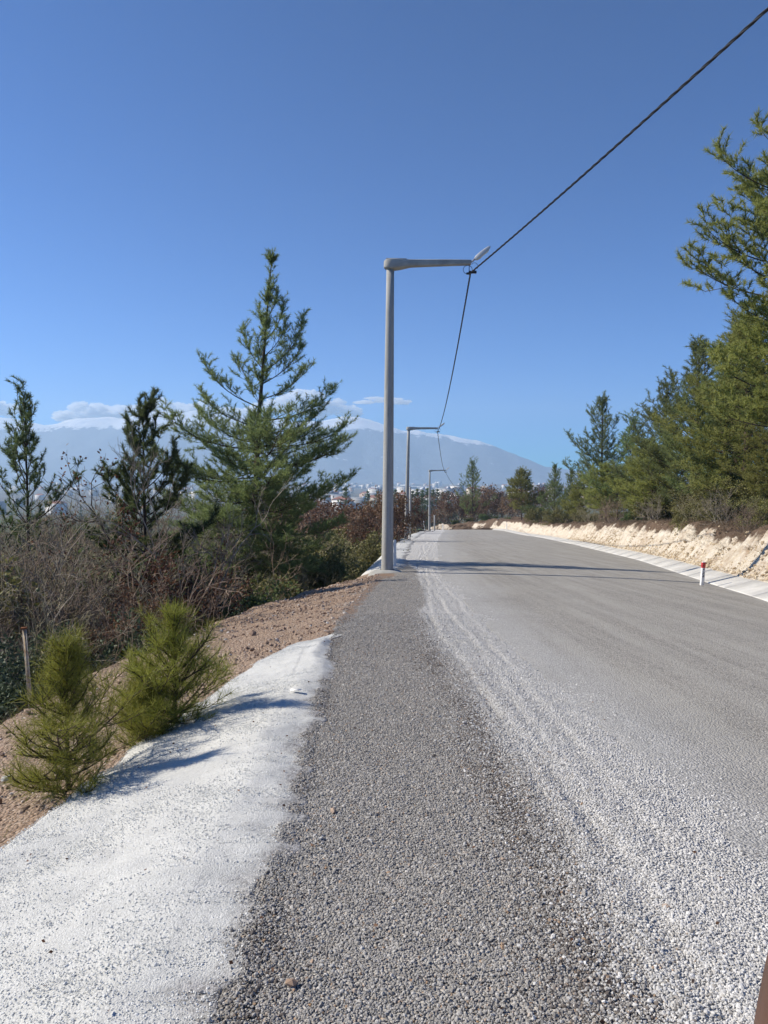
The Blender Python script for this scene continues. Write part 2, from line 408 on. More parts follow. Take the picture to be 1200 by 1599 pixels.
def yi_of_x(x): return np.interp(-x, -E_[1][E_[0] > 143], E_[0][E_[0] > 143])
KP = np.stack([K_[1], K_[0]], -1)[K_[0] > 110]; KP = np.concatenate([KP[:30:3], KP[30:]])
def right_t(x, y):
    """distance beyond the kerb slabs, measured square to the kerb round the bend"""
    x, y = np.broadcast_arrays(np.asarray(x, float), np.asarray(y, float))
    t = x-ev(K_, y)
    t = np.where(y > 180, 99., t); m = (y > 135) & (y < 260) & (np.abs(x) < 200)
    if m.any():
        px, py = x[m], y[m]; best = np.full(px.shape, 1e9)
        for a, b in zip(KP[:-1], KP[1:]):
            d = b-a; q = np.clip(((px-a[0])*d[0]+(py-a[1])*d[1])/(d @ d), 0, 1)
            best = np.minimum(best, np.hypot(px-a[0]-q*d[0], py-a[1]-q*d[1]))
        sg = np.where((py > 179) | (px > ev(K_, py)), 1, -1); t = t.copy(); t[m] = best*sg
    return t-KW
def terrain(x, y, rough=1.0):
    x = np.asarray(x, float); y = np.asarray(y, float)
    zr = zroad(y)+xfall(x, y)
    # left side
    xe, xc = ev(E_, y), ev(C_, y)
    t = xe-x; t = np.where(y > 140, np.minimum(t, np.maximum(yi_of_x(np.minimum(x, 7.9))-y, 0)), t)
    w = np.maximum(xe-xc, .3)
    sl = np.where(y < 23, .2, .35)
    u = np.maximum(t-w, 0)
    drop = sl*np.clip(t, 0, w)+1.0*np.minimum(u, 2.4)-.25*np.exp(-((u-.0)**2)/.2)*0+.10*np.maximum(u-2.4, 0)
    drop = drop-np.maximum(u-70, 0)*.10
    zl = zr-np.where(t > 0, drop, 0)+np.where(t > .3, 1, 0)*(fbm(x, y, .9, 3)*.12*rough*np.clip(t, 0, 2)*.5)
    # right side: cut bank, then rising ground
    tr = right_t(x, y)
    bh = (1.4+.45*fbm(x*0, y, .07, 2))*np.where(y > 150, sstep(6, 14, x)*1.35, 1)
    rise = KR+bh*sstep(0, np.where(y > 150, 3.0, 1.5), tr)+np.clip(tr-1.2, 0, 40)*.075*np.where(y > 150, sstep(4, 16, x)*.5, 1)
    zright = zr+rise+fbm(x, y, .8, 5)*.25*rough*sstep(.2, 1.2, tr)
    z = np.where(tr > 0, zright, np.where(x < xe, zl, zr))
    # far land
    far = -17-.046*np.maximum(y-230, 0)
    far = np.maximum(far, -62)+26*np.exp(-((x-330)/330)**2-((y-1650)/520)**2)
    far = far+fbm(x, y, .006, 8)*5*(y > 240)
    side = 16*np.exp(-((x-110)/70)**2-((y-160)/120)**2)
    far = far+side
    k = sstep(195, 330, np.maximum(y, np.abs(x)*1.7))
    return z*(1-k)+far*k
def tz(x, y): return float(terrain(np.array([x]), np.array([y]))[0])
def ground(px, py):
    r = ray(px, py); d = np.concatenate([np.arange(1.5, 60, .02), np.arange(60, 400, .2)])
    below = EYE+r[2]*d < terrain(r[0]*d, d)
    i = int(np.argmax(below)) if below.any() else len(d)-1
    return Vector((r[0]*d[i], d[i], tz(r[0]*d[i], d[i])))
def grid_faces(ny, nx):
    i = np.arange(ny-1)[:, None]*nx+np.arange(nx-1)[None, :]
    return np.stack([i, i+1, i+1+nx, i+nx], -1).reshape(-1, 4)

# one ground sheet out to the horizon
def spread(lo, hi, step, far0, far1, g):
    a = list(np.arange(lo, hi, step)); s = step
    while a[-1] < far1: s *= g; a.append(a[-1]+s)
    s = step; b = []; x = lo
    while x > far0: s *= g; x -= s; b.append(x)
    return np.array(b[::-1]+a)
gx = spread(-14, 24, .3, -9000, 9000, 1.09); gy = spread(-6, 40, .3, -120, 9500, 1.045)
GX, GY = np.meshgrid(gx, gy); GZ = terrain(GX, GY)
tr = right_t(GX, GY); under = (tr < .0)*(GX > ev(E_, GY))                   # beneath the road
patch = ((GY < 26)*(GX < ev(E_, GY)+.1)*(GX > ev(C_, GY)-1.2)) | ((tr > -1.2)*(tr < 5.2)*(GY < 192)*(GX > 3)*(GX < 60))
GZ = GZ-np.where(under & (GY < 190), .5, 0)-np.where(patch & ~under, .45, 0)
farw = sstep(60, 220, np.maximum(GY, np.abs(GX)*1.4))
town = sstep(900, 2200, GY)*.8
PXg = CX+FPX*GX/np.maximum(GY, 1)
field = sstep(632, 645, PXg)*(1-sstep(712, 722, PXg))*sstep(185, 210, GY)*(1-sstep(360, 400, GY))
me = mesh_np('terrain', np.stack([GX, GY, GZ], -1), [grid_faces(len(gy), len(gx))], M_terrain, True, {'far': farw.ravel(), 'town': town.ravel(), 'field': field.ravel()})
link('terrain', me, kind='structure')

# dirt embankment beside the road (fine mesh)
ys = np.concatenate([np.arange(-2, 12, .06), np.arange(12, 28.01, .09)]); nu = 90
s = np.linspace(0, 1, nu)
xe, xc = ev(E_, ys), ev(C_, ys)
X = (xe+.25)[:, None]*(1-s)+(xc-1.6)[:, None]*s; Y = np.repeat(ys[:, None], nu, 1)
Z = terrain(X, Y)+fbm(X, Y, 2.2, 11, 5)*.05*sstep(0, .6, xe[:, None]-X)+fbm(X, Y, 9, 12, 3)*.018*sstep(0, .3, xe[:, None]-X)
Z += np.where(X > xe[:, None], -.03, 0)
Z[:, -1] -= .5; Z[-1, :] -= .3
grey = sstep(1.2, .0, xe[:, None]-X)*.5
link('dirt_embankment', mesh_np('dirt_embankment', np.stack([X, Y, Z], -1), [grid_faces(len(ys), nu)], M_dirt, True, {'grey': grey.ravel()}), kind='structure')

# gravel shoulder with the ruts of car tyres
ys = np.concatenate([np.arange(-2, 9, .035), np.arange(9, 30, .12), np.arange(30, 140, .6), np.arange(140, 164, .4)]); nu = 110
xe, xa = ev(E_, ys), ev(A_, ys); s = np.linspace(0, 1, nu)
X = (xe-.06)[:, None]*(1-s)+(xa+.12)[:, None]*s; Y = np.repeat(ys[:, None], nu, 1)
lat = (X-xe[:, None])/np.maximum(xa-xe, .5)[:, None]
pale = sstep(.46, .72, lat+.09*fbm(X, Y, .55, 31, 3))+.9*sstep(22, 34, Y)*sstep(.02, .15, lat)
seam = np.exp(-((lat-.54-.09*fbm(X, Y, .55, 31, 3))/.07)**2)*sstep(14, 7, Y)*.75+np.exp(-(lat/.06)**2)*.5*(Y < 12)
brown = np.exp(-((Y-22.2)/1.1)**2)*sstep(.42, .1, lat)*1.0+.8*sstep(9, 13, Y)*sstep(.16, .0, lat)*sstep(23, 21, Y)
rut = 0
for c0, wdt, amp in ((.60, .016, .02), (.645, .02, .03), (.73, .018, .026), (.78, .02, .02), (.86, .018, .022)):
    cc = c0+.03*np.sin(Y*.35+c0*40)+.03*fbm(X*0, Y, .8, int(c0*100), 4)
    rut = rut-.5*amp*np.exp(-((lat-cc)/wdt)**2)*(.3+.9*np.clip(fbm(X*0+c0*9, Y, .9, 7, 3)+.3, 0, 1))+.2*amp*np.exp(-((lat-cc-.035)/wdt)**2)
Z = zroad(Y)+.03*np.sin(np.clip(lat, 0, 1)*PI)+rut*(Y < 60)*sstep(.45, .6, lat)+fbm(X, Y, 3.5, 33, 4)*.014+fbm(X, Y, 14, 34, 2)*.006
Z[:, -1] -= .02; Z[:, 0] -= .02
SH = dict(ys=ys, X=X, Z=Z)
me = mesh_np('gravel_shoulder', np.stack([X, Y, Z+.004], -1), [grid_faces(len(ys), nu)], M_shoulder, True, {'pale': pale.ravel(), 'seam': seam.ravel(), 'brown': brown.ravel()})
link('gravel_shoulder', me, kind='structure')

# asphalt
ys = np.concatenate([np.arange(-2, 30, .15), np.arange(30, 140, 1), np.arange(140, 164.5, .3)]); nu = 60
kk = np.linspace(0, 1, len(ys))
xa = ev(A_, ys)
yk = np.where(ys < 130, ys, 130+(ys-130)*(178.5-130)/(164.2-130)); xk = ev(K_, yk)
s = np.linspace(0, 1, nu)
X = (xa-.1)[:, None]*(1-s)+(xk+.05)[:, None]*s; Y = ys[:, None]*(1-s)+yk[:, None]*s
dust = np.exp(-(s/.15)**1.3)[None, :]*np.ones_like(X)*1.0+.25*np.exp(-((s-.55)/.1)**2)[None, :]+.5*np.exp(-((1-s)/.04)**2)[None, :]+.35*sstep(40, 110, Y)*0
Z = zroad(Y)+xfall(X, Y)+.05*np.sin(s*PI)[None, :]*sstep(0, 10, Y)+fbm(X, Y, .5, 41, 3)*.012
me = mesh_np('road', np.stack([X, Y, Z+.008], -1), [grid_faces(len(ys), nu)], M_road, True, {'dust': dust.ravel()})
link('road', me, kind='structure')

# pale grit poured over the edge of the shoulder, thick at its lower lip
ys = np.arange(.8, 10.75, .05); nu = 80; s = np.linspace(0, 1, nu)
LIP = np.array([(0, -2.5), (4.43, -2.2), (5.2, -2.17), (6.56, -1.97), (9.17, -1.53), (10.2, -1.1), (10.75, -.76)])
xl = np.interp(ys, LIP[:, 0], LIP[:, 1])+fbm(ys*0, ys, 1.3, 51, 4)*.10
xr = ev(E_, ys)+.06+fbm(ys*0+3, ys, 2.6, 52, 5)*.24
X = xr[:, None]*(1-s)+xl[:, None]*s; Y = np.repeat(ys[:, None], nu, 1)
body = sstep(0, .25, s)[None, :]*sstep(10.75, 9.6, Y)
Z = terrain(X, Y)+.012+.075*body+fbm(X, Y, 1.1, 53, 4)*.05*body+fbm(X, Y, 7, 54, 3)*.012
Z -= (.1*sstep(.93, 1, s)**2)[None, :]*1.0; Z[:, -1] -= .12; Z[:, 0] -= .03
edge = np.exp(-(s/.13)**2)[None, :]*np.ones_like(X)*.8
AP = dict(ys=ys.copy(), X=X.copy(), Z=Z.copy())
def APZ(x, y):
    i = np.clip(np.searchsorted(AP['ys'], y)-1, 0, len(AP['ys'])-1); X_, Z_ = AP['X'], AP['Z']
    j = np.clip((X_[i, 0]-x)/(X_[i, 0]-X_[i, -1])*(X_.shape[1]-1), 0, X_.shape[1]-2).astype(int)
    return Z_[i, j]
link('grit_apron', mesh_np('grit_apron', np.stack([X, Y, Z], -1), [grid_faces(len(ys), nu)], M_apron, True, {'edge': edge.ravel()}), kind='structure')
# the same grit further on, beyond the first lamp post
for y0, y1, wd, nm in ((25, 62, 1.0, 'grit_apron'), (70, 118, 1.1, 'grit_apron')):
    ys = np.arange(y0, y1, .4); s = np.linspace(0, 1, 16)
    xl = ev(C_, ys)-.25+fbm(ys*0, ys, .5, 55)*.15; xr = ev(E_, ys)+wd*.9+fbm(ys*0, ys, .8, 56)*.3
    X = xr[:, None]*(1-s)+xl[:, None]*s; Y = np.repeat(ys[:, None], 16, 1)
    Z = terrain(X, Y)+.05+.05*np.sin(s*PI)[None, :]; Z[:, -1] -= .35; Z[:, 0] -= .03
    Z[0] -= .15; Z[-1] -= .15
    link(nm, mesh_np(nm, np.stack([X, Y, Z], -1), [grid_faces(len(ys), 16)], M_apron, True, {'edge': (np.exp(-(s/.2)**2)[None, :]*np.ones_like(X)*.8).ravel()}), kind='structure')

# cut bank of cream soil on the right (fine mesh)
ys = np.concatenate([np.arange(8, 45, .11), np.arange(45, 110, .3), np.arange(110, 149, .5)]); tt = np.concatenate([np.linspace(-.05, 1.8, 48), np.linspace(1.9, 5.6, 26)])
xk = ev(K_, ys)+KW
X = xk[:, None]+tt[None, :]; Y = np.repeat(ys[:, None], len(tt), 1)
gully = np.abs(fbm(Y*1.0+X*.35, X*.25, 1.3, 61, 4))
Z = terrain(X, Y)+(-.55*gully+.14)*np.sin(np.clip(tt/1.9, 0, 1)*PI)[None, :]+fbm(X, Y, 3.1, 62, 4)*.055*sstep(.1, .5, tt)[None, :]
Z[:, 0] -= .1; Z[:, -1] -= .6; Z[0] -= .3; Z[-6:] -= np.linspace(0, 1.2, 6)[:, None]
topw = sstep(.7, 1.5, tt+.0)[None, :]+.75*fbm(X, Y, .45, 63, 4)*sstep(.2, .8, tt)[None, :]
link('cut_bank', mesh_np('cut_bank', np.stack([X, Y, Z], -1), [grid_faces(len(ys), len(tt))], M_bank, True, {'top': topw.ravel()}), kind='structure')
# the bank where the road bends away
kpts = KP[(KP[:, 1] > 141) & (KP[:, 0] > 5)]; kl = np.concatenate([[0], np.cumsum(np.hypot(*np.diff(kpts, axis=0).T))])
q = np.arange(0, kl[-1], .3); bx, by = np.interp(q, kl, kpts[:, 0]), np.interp(q, kl, kpts[:, 1])
bx, by = [np.convolve(np.pad(a, 8, 'edge'), np.ones(17)/17, 'valid') for a in (bx, by)]
tx, ty = np.gradient(bx), np.gradient(by); ln = np.hypot(tx, ty); tt2 = np.concatenate([np.linspace(-.05, 3.4, 40), np.linspace(3.6, 8, 16)])
X = bx[:, None]+(ty/ln)[:, None]*(KW+tt2)[None, :]; Y = by[:, None]-(tx/ln)[:, None]*(KW+tt2)[None, :]
Z = terrain(X, Y)+fbm(X, Y, .8, 64, 5)*.55*sstep(.1, .8, tt2)[None, :]+.1; Z[:, 0] -= .2; Z[:, -1] -= .8; Z[-1] -= .7; Z[:8] -= np.linspace(1.2, 0, 8)[:, None]
link('cut_bank', mesh_np('cut_bank', np.stack([X, Y, Z], -1), [grid_faces(len(q), len(tt2))], M_bank, True, {'top': (sstep(1.5, 3.4, tt2)[None, :]*sstep(4, 12, X)+.75*sstep(13.5, 16.5, X)*sstep(.3, .8, tt2)[None, :]+.8*fbm(X, Y, .3, 63, 4)).ravel()}), kind='structure')

# sloped kerb of separate slabs
kerb = link('kerb', None, kind='structure'); kerb.empty_display_size = .2
arc = np.concatenate([np.arange(6, 140, .2), np.arange(140, 178.6, .05)]); kx = ev(K_, arc)
L = np.concatenate([[0], np.cumsum(np.hypot(np.diff(arc), np.diff(kx)))])
SL = 2.5; slab_objs = []
for i in range(int(L[-1]/SL)):
    pts = []
    for q in (i*SL+.012, i*SL+SL*.5, (i+1)*SL-.012):
        y = np.interp(q, L, arc); x = np.interp(q, L, kx); y2 = np.interp(q+.2, L, arc); x2 = np.interp(q+.2, L, kx)
        tx, ty = x2-x, y2-y; n = math.hypot(tx, ty) or 1; pts.append((x, y, ty/n, -tx/n))
    dz = random.uniform(-.012, .012); V = []
    for (x, y, nx_, ny_) in pts:
        z = float(zroad(y)+xfall(x, y))
        for (o_, zz) in ((0, -.2), (0, .02), (.05, .032), (KW-.03, KR), (KW, KR-.01), (KW, -.2)):
            V.append((x+nx_*o_, y+ny_*o_, z+zz+dz*(o_/KW)))
    F = [[a*6+b, a*6+(b+1) % 6, (a+1)*6+(b+1) % 6, (a+1)*6+b] for a in range(2) for b in range(6)]
    me = mesh_np('slab', V, [np.array(F), ], M_slab)
    bm = bmesh.new(); bm.from_mesh(me); bm.verts.ensure_lookup_table()
    bm.faces.new([bm.verts[k] for k in range(6)]); bm.faces.new([bm.verts[12+k] for k in range(5, -1, -1)])
    bmesh.ops.recalc_face_normals(bm, faces=bm.faces); bm.to_mesh(me); bm.free()
    link('slab', me, kerb)

# ------------------------------------------------------------------ mountains, clouds, haze
def ridge_py(px):
    return np.interp(px, [-900, -400, -100, 0, 60, 95, 140, 190, 240, 290, 345, 400, 460, 520, 560, 600, 640, 690, 750, 800, 850, 950, 1100, 1400, 2200],
                     [700, 668, 655, 652, 658, 659, 648, 650, 643, 640, 642, 650, 655, 652, 651, 662, 668, 676, 688, 706, 728, 742, 744, 745, 746])
MD = 8600
xs = np.linspace(-9500, 9500, 420); rows = np.linspace(0, 1, 60)
PXs = CX+FPX*xs/MD
ztop = np.array([EYE+ray(p, q)[2]*MD for p, q in zip(PXs, ridge_py(PXs))])
X = np.repeat(xs[None, :], 60, 0); Y = MD-1500*(1-rows[:, None])+xs[None, :]*0
prof = rows[:, None]**1.25
Z = -64+(ztop[None, :]+64)*prof
gul = np.abs(fbm(X, Y*.35, .0016, 71, 6)); Z = Z-gul*300*prof*(1-rows[:, None]*.75)*np.clip((ztop[None, :]+64)/500, 0, 1)
Z[-1] += fbm(xs, xs*0, .0035, 72, 5)*45*np.clip((ztop+64)/500, 0, 1)
snowline = np.interp(PXs, [-900, 60, 120, 350, 540, 600, 690, 760, 800], [640, 560, 590, 585, 590, 560, 470, 395, 420])
snow = np.clip((Z-snowline[None, :]+70)/75+.25, 0, 1.2)
back = np.stack([xs, xs*0+MD+160, xs*0-64], -1)
V = np.concatenate([np.stack([X, Y, Z], -1).reshape(-1, 3), back])
F = np.concatenate([grid_faces(60, 420), grid_faces(2, 420)+59*420])
link('mountains', mesh_np('mountains', V, [F], M_mtn, True, {'snow': np.concatenate([snow.ravel(), np.zeros(420)])}), kind='structure')

def cloud(puffs, label, dist=9900):
    mb = MB(); bm = bmesh.new(); bmesh.ops.create_icosphere(bm, subdivisions=4, radius=1)
    v = np.array([x.co[:] for x in bm.verts]); f = np.array([[q.index for q in p.verts] for p in bm.faces]); bm.free()
    for k, (px, py, w, h) in enumerate(puffs):
        c = at(px, py, dist); c = np.array([c.x, c.y+random.uniform(-80, 80), c.z])
        n = np.array([mnoise.fractal(Vector(p)*2.2+Vector((k*7, 0, 0)), .9, 2.1, 6) for p in v])
        r = np.array([w, w*.8, h])*dist/FPX
        mb.add(c+v*r*(1+.55*n[:, None]), f)
    return tag(link('cloud', mb.mesh('cloud', M_cloud, True)), label, 'cloud')
rc = random.Random(3)
def bank_puffs(x0, x1, ytop, ybot, n):
    out = []
    for i in range(n):
        px = x0+(x1-x0)*(i+rc.random()*.8)/n; q = rc.random(); e = math.sin(PI*min(max((px-x0)/(x1-x0), .08), .92))
        top = ybot-(ybot-ytop)*e; py = ybot-(ybot-top)*q
        out.append((px, py, rc.uniform(9, 20), rc.uniform(5, 10)))
    return out
cloud(bank_puffs(92, 178, 634, 652, 11), 'small white cloud resting on the low left end of the snowy ridge')
cloud(bank_puffs(172, 405, 628, 648, 34), 'long white cloud bank along the snowy mountain top behind the tall pine')
cloud(bank_puffs(400, 560, 612, 645, 22), 'white cloud showing between the right branches of the tall pine')
cloud(bank_puffs(-70, 22, 622, 645, 12), 'white cloud cut off by the left edge, above the leftmost pine')
cloud([(a, b, rc.uniform(9, 17), rc.uniform(2, 3.5)) for a, b in ((570, 628), (585, 623), (600, 626), (615, 624), (628, 628))], 'thin faint cloud streak beside the nearest lamp post')

hz = bpy.data.materials.new('haze_air'); hz.use_nodes = True; nt = hz.node_tree; nt.nodes.remove(nt.nodes['Principled BSDF'])
pv = N(nt, 'VolumePrincipled'); pv.inputs['Color'].default_value = (.54, .76, 1.0, 1); pv.inputs['Density'].default_value = 1.5e-4; pv.inputs['Anisotropy'].default_value = .2
nt.links.new(pv.outputs[0], nt.nodes['Material Output'].inputs['Volume'])
x0, x1, y0, y1, z0, z1 = -9800, 9800, -900, 9560, -75, 860
zz0 = float(min(GZ.min()-1.5, z0))
mb = MB().box(((x0+x1)/2, (y0+y1)/2, (zz0+z1)/2), (x1-x0, y1-y0, z1-zz0))
link('haze', mb.mesh('haze', hz), kind='stuff')

# ------------------------------------------------------------------ plants: generators
def unit(v): return v/(np.linalg.norm(v, axis=-1, keepdims=True)+1e-9)
def pine(seed, H, R, t0, nwh, kper, el_lo, el_hi, sp=.24, nl=.15, nw=.008, nper=22, p=.9, lean=(0, 0), extra=(), r0=None, fol=None, brk=None, mults=(1, 1), curl=.6, droop=0, span=.22, sparse=1.0, dead=0, sec=.5, var=.28):
    rng = np.random.default_rng(seed)
    z = np.linspace(0, 1, 16); r0 = r0 or .014*H+.02
    wob = np.cumsum(rng.normal(0, .012*H/16, (16, 2)), 0); wob -= wob[0]
    tr = np.stack([lean[0]*H*z**1.4+wob[:, 0], lean[1]*H*z**1.4+wob[:, 1], z*H], -1)
    tb = MB(); tb.tube(tr, r0*(1-z)**.8*.95+.008, 8, False)
    pos = lambda t: np.array([np.interp(t, z, tr[:, k]) for k in range(3)])
    br = []
    for i in range(nwh):
        u = (i+rng.uniform(0, .7))/nwh; t = t0+(1-t0)*u*.985
        Lr = R*((1-u)**p*(.6+.4*min(1, u/.18))+.035)
        k = max(2, int(round(kper+rng.uniform(-1, 1)))); a0 = rng.uniform(0, 2*PI)
        for j in range(k):
            br.append((t, a0+j*2*PI/k+rng.normal(0, .25), Lr*rng.uniform(.45, 1.2)*(1+var*math.sin(a0*0+2.1*(a0+j*2*PI/k)+seed+5*u)), el_lo+(el_hi-el_lo)*u+rng.normal(0, .10), rng.random() < dead))
    br += [(e[0], e[1], e[2], e[3], False) for e in extra]
    sA, sB, ra, rb = [], [], [], []; TP, TD, TS = [], [], []
    for (t, az, Lr, el, isdead) in br:
        P = pos(t); n = 8; q = [P]; azk = az
        for m in range(n):
            e = el-droop*(1-m/n)+curl*(m/n)**1.6; azk += rng.normal(0, .06)
            P = P+Lr/n*np.array([math.cos(azk)*math.cos(e), math.sin(azk)*math.cos(e), math.sin(e)]); q.append(P)
        q = np.array(q); rr = (.0075*Lr+.005)*(1-np.linspace(0, 1, n+1))**.7+.003
        sA.append(q[:-1]); sB.append(q[1:]); ra.append(rr[:-1]); rb.append(rr[1:])
        if isdead and t < .55: continue
        ns = max(3, int(Lr*.85/sp)*2); side = 1
        for s in np.linspace(.14 if Lr > .8 else .08, .97, ns)+rng.normal(0, .02, ns):
            s = min(max(s, .04), .99)
            if rng.random() > sparse*(.5+.8*s): continue
            b = np.array([np.interp(s*n, np.arange(n+1), q[:, k]) for k in range(3)])
            i0 = min(int(s*n), n-1); d = unit(q[i0+1]-q[i0]); side = -side
            up = np.array([0, 0, 1.]); lat = unit(np.cross(d, up))*side
            ang = rng.uniform(.45, 1.15); l = float(np.clip((sec*(1-s)+.17)*Lr*rng.uniform(.5, 1.3), span*.8, 1.5))
            d2 = unit(d*math.cos(ang)+lat*math.sin(ang)*mults[0]+up*rng.uniform(-.25, .55))
            mid = b+d2*l*.5; d3 = unit(d2+up*rng.uniform(.1, .7)+rng.normal(0, .15, 3)); tip = mid+d3*l*.5
            sA += [b[None], mid[None]]; sB += [mid[None], tip[None]]; ra += [[.004+.005*l], [.003+.003*l]]; rb += [[.003+.003*l], [.0025]]
            TP.append(tip); TD.append(d3); TS.append(span)
            m_ = int(l/(span*.62))
            for w in range(m_):
                f = (w+.8)/(m_+.8); b2 = b+(mid-b)*min(f*2, 1)+(tip-mid)*max(f*2-1, 0)
                if f < .22: continue
                lt = unit(np.cross(d3, up))*(1 if w % 2 else -1)
                dd = unit(d3*.7+lt*rng.uniform(.3, 1.0)+up*rng.uniform(-.15, .6)); e2 = b2+dd*span*rng.uniform(.7, 1.5)
                sA.append(b2[None]); sB.append(e2[None]); ra.append([.004]); rb.append([.002]); TP.append(e2); TD.append(dd); TS.append(span)
        TP.append(q[-1]); TD.append(unit(q[-1]-q[-2])); TS.append(span)
    for u_ in np.arange(.86, 1, .30/H):
        for _ in range(3):
            a_ = rng.uniform(0, 6.28); d_ = unit(np.array([math.cos(a_)*.55, math.sin(a_)*.55, .8])); b_ = pos(u_); e_ = b_+d_*span*(1.1+3*(1-u_))
            sA.append(b_[None]); sB.append(e_[None]); ra.append([.005]); rb.append([.003]); TP.append(e_); TD.append(d_); TS.append(span*1.3)
    TP.append(tr[-1]+[0, 0, .05]); TD.append(np.array([0, 0, 1.])); TS.append(span*1.2)
    tb.segs(np.concatenate(sA), np.concatenate(sB), np.concatenate(ra), np.concatenate(rb), 3)
    TP, TD, TS = np.array(TP), np.array(TD), np.array(TS)
    k = len(TP); P = np.repeat(TP, nper, 0); D = np.repeat(TD, nper, 0); S = np.repeat(TS, nper)
    P = P-D*(rng.random(len(P))**1.1*S)[:, None]
    nd = unit(D*rng.uniform(.2, 1.1, (len(P), 1))+unit(rng.normal(size=(len(P), 3)))*rng.uniform(.5, 1, (len(P), 1))+np.array([0, 0, .12]))
    cb = MB(); cb.needles(P, nd, nl*rng.uniform(.6, 1.1, len(P)), nw*rng.uniform(.8, 1.25, len(P)), rng)
    return tb.mesh('trunk', brk or M_barkP, True), cb.mesh('crown', fol or F_main)
def place_tree(name, meshes, label, loc, rz=0, sc=1, group=None, cat='tree', parts=('trunk', 'crown')):
    t = thing(name, label, cat, loc, rz, group, sc)
    for nm, me in zip(parts, meshes): link(nm, me, t)
    return t
def sapl(seed, H, R):
    return pine(seed, H, R, .02, 12, 4.2, .20, 1.15, .085, .16, .0031, 21, 1.2, var=.5, span=.12, r0=.013, fol=F_young, curl=.4)

def shrub(seed, H, nst=7, lev=5, kids=3, spread=.55, r0=.02, twist=.5, decay=.66, k=3, upb=.12, leaf=None, leafL=.08, leafn=1, tw=M_twig, leaf_lo=1):
    rng = np.random.default_rng(seed)
    P = rng.normal(0, .1*H**.5, (nst, 3)); P[:, 2] = -.1
    D = unit(np.concatenate([rng.normal(0, spread, (nst, 2)), np.ones((nst, 1))], 1)); L = np.full(nst, H*.36)*rng.uniform(.7, 1.15, nst); r = np.full(nst, r0)*rng.uniform(.7, 1.2, nst)
    mb = MB(); tips = []; tdir = []
    for l in range(lev):
        n = len(P); q = [P]; d = D
        for m in range(3):
            d = unit(d+rng.normal(0, twist*.35, (n, 3))+np.array([0, 0, upb*.3])); q.append(q[-1]+d*(L/3)[:, None])
        rr = [r*(1-.16*m) for m in range(4)]
        kk = max(3, 6-l) if k > 3 else (5 if l == 0 else 3)
        for m in range(3): mb.segs(q[m], q[m+1], rr[m], rr[m+1], kk)
        if l >= leaf_lo:
            for m in (2, 3): tips.append(q[m]); tdir.append(d)
        if l == lev-1: break
        nP, nD, nL, nr = [], [], [], []
        for c in range(kids):
            f = rng.uniform(.35, 1, n) if c else np.full(n, 1.0)
            seg = np.clip((f*3).astype(int), 0, 2); ff = f*3-seg
            Q = np.stack(q, 1); b = Q[np.arange(n), seg]*(1-ff)[:, None]+Q[np.arange(n), seg+1]*ff[:, None]
            nP.append(b); nD.append(unit(d+rng.normal(0, twist if c else twist*.4, (n, 3))+np.array([0, 0, upb])))
            nL.append(L*decay*rng.uniform(.6, 1.2, n)); nr.append(np.maximum(r*.62, .0032)*np.ones(n))
        P, D, L, r = map(np.concatenate, (nP, nD, nL, nr))
    out = [mb.mesh('stem', tw)]
    if leaf:
        T = np.concatenate(tips); Dd = np.concatenate(tdir)
        n = int(len(T)*leafn)
        i = rng.integers(0, len(T), n); Pp = T[i]+rng.normal(0, leafL*.9, (n, 3)); dd = unit(Dd[i]*.4+rng.normal(0, 1, (n, 3)))
        out.append(MB().leaves(Pp, dd, leafL*rng.uniform(.6, 1.2, n), leafL*.55*rng.uniform(.7, 1.2, n), rng).mesh('foliage', leaf))
    return out
def scale_for(px_top, py_top, x, y, H, z):
    """scale that brings a tree of height H standing at x, y up to the row py_top"""
    return (EYE+ray(px_top, py_top)[2]*y-z)/H
def stand(px, d, dx=0):
    x = (px-CX)/FPX*d+dx
    if px < 700 and 24 < d < 150: x = min(x, float(ev(C_, d))-2.5)
    return Vector((x, d, tz(x, d)-.05))

# ---- left of the road
# the tall pine below the embankment
base = stand(388, 29)
Hm = EYE+ray(430, 392)[2]*29-base.z
mp = pine(14, Hm, 1.75, .14, 17, 4, .25, 1.15, .18, .17, .0155, 34, .80, lean=(.065, 0), r0=.14, span=.27, sec=.36, var=.5,
          extra=[(.50, .12, 3.61, -.02), (.45, -.15, 3.18, -.05), (.565, .10, 3.01, .12), (.60, 2.95, 2.75, .40), (.53, -.25, 2.67, .1), (.69, .15, 2.49, .62), (.62, .3, 2.32, .35), (.77, .05, 1.63, .85), (.70, 3.0, 1.81, .85), (.55, 3.2, 2.49, .25), (.83, .3, 1.12, .95), (.66, -.3, 2.15, .45), (.64, 2.6, 1.89, .6), (.80, 2.8, 0.95, 1.0), (.73, -.2, 1.63, .7),
                 (.42, 3.3, 3.04, -.1), (.36, -1.3, 3.04, -.1), (.31, -1.8, 2.94, -.15), (.36, .6, 3.23, -.1)]+[(.16+.0100*q, q*2.4, 3.2+.7*math.sin(q*3.1), -.40+.014*q) for q in range(36)], curl=.85, sparse=.95)
place_tree('pine_tree', mp, 'tall airy pine standing left of the nearest lamp post, the tallest tree on that side', base)
# dark black pine among bare branches
base = stand(226, 21)
H = EYE+ray(226, 643)[2]*21-base.z
bp = pine(23, H, 1.75, .34, 9, 5.5, .25, 1.0, .34, .17, .019, 56, .34, sec=.36, var=.12, r0=.075, fol=F_dark, brk=M_barkD, span=.24, curl=.8, sparse=.9,
          extra=[(.62, 3.0, 1.7, .55), (.62, 0.1, 1.7, .55), (.50, 3.2, 1.6, .1), (.52, .2, 2.0, .1)])
place_tree('pine_tree', bp, 'short dark pine with bottle brush twigs rising out of the bare branches', base)
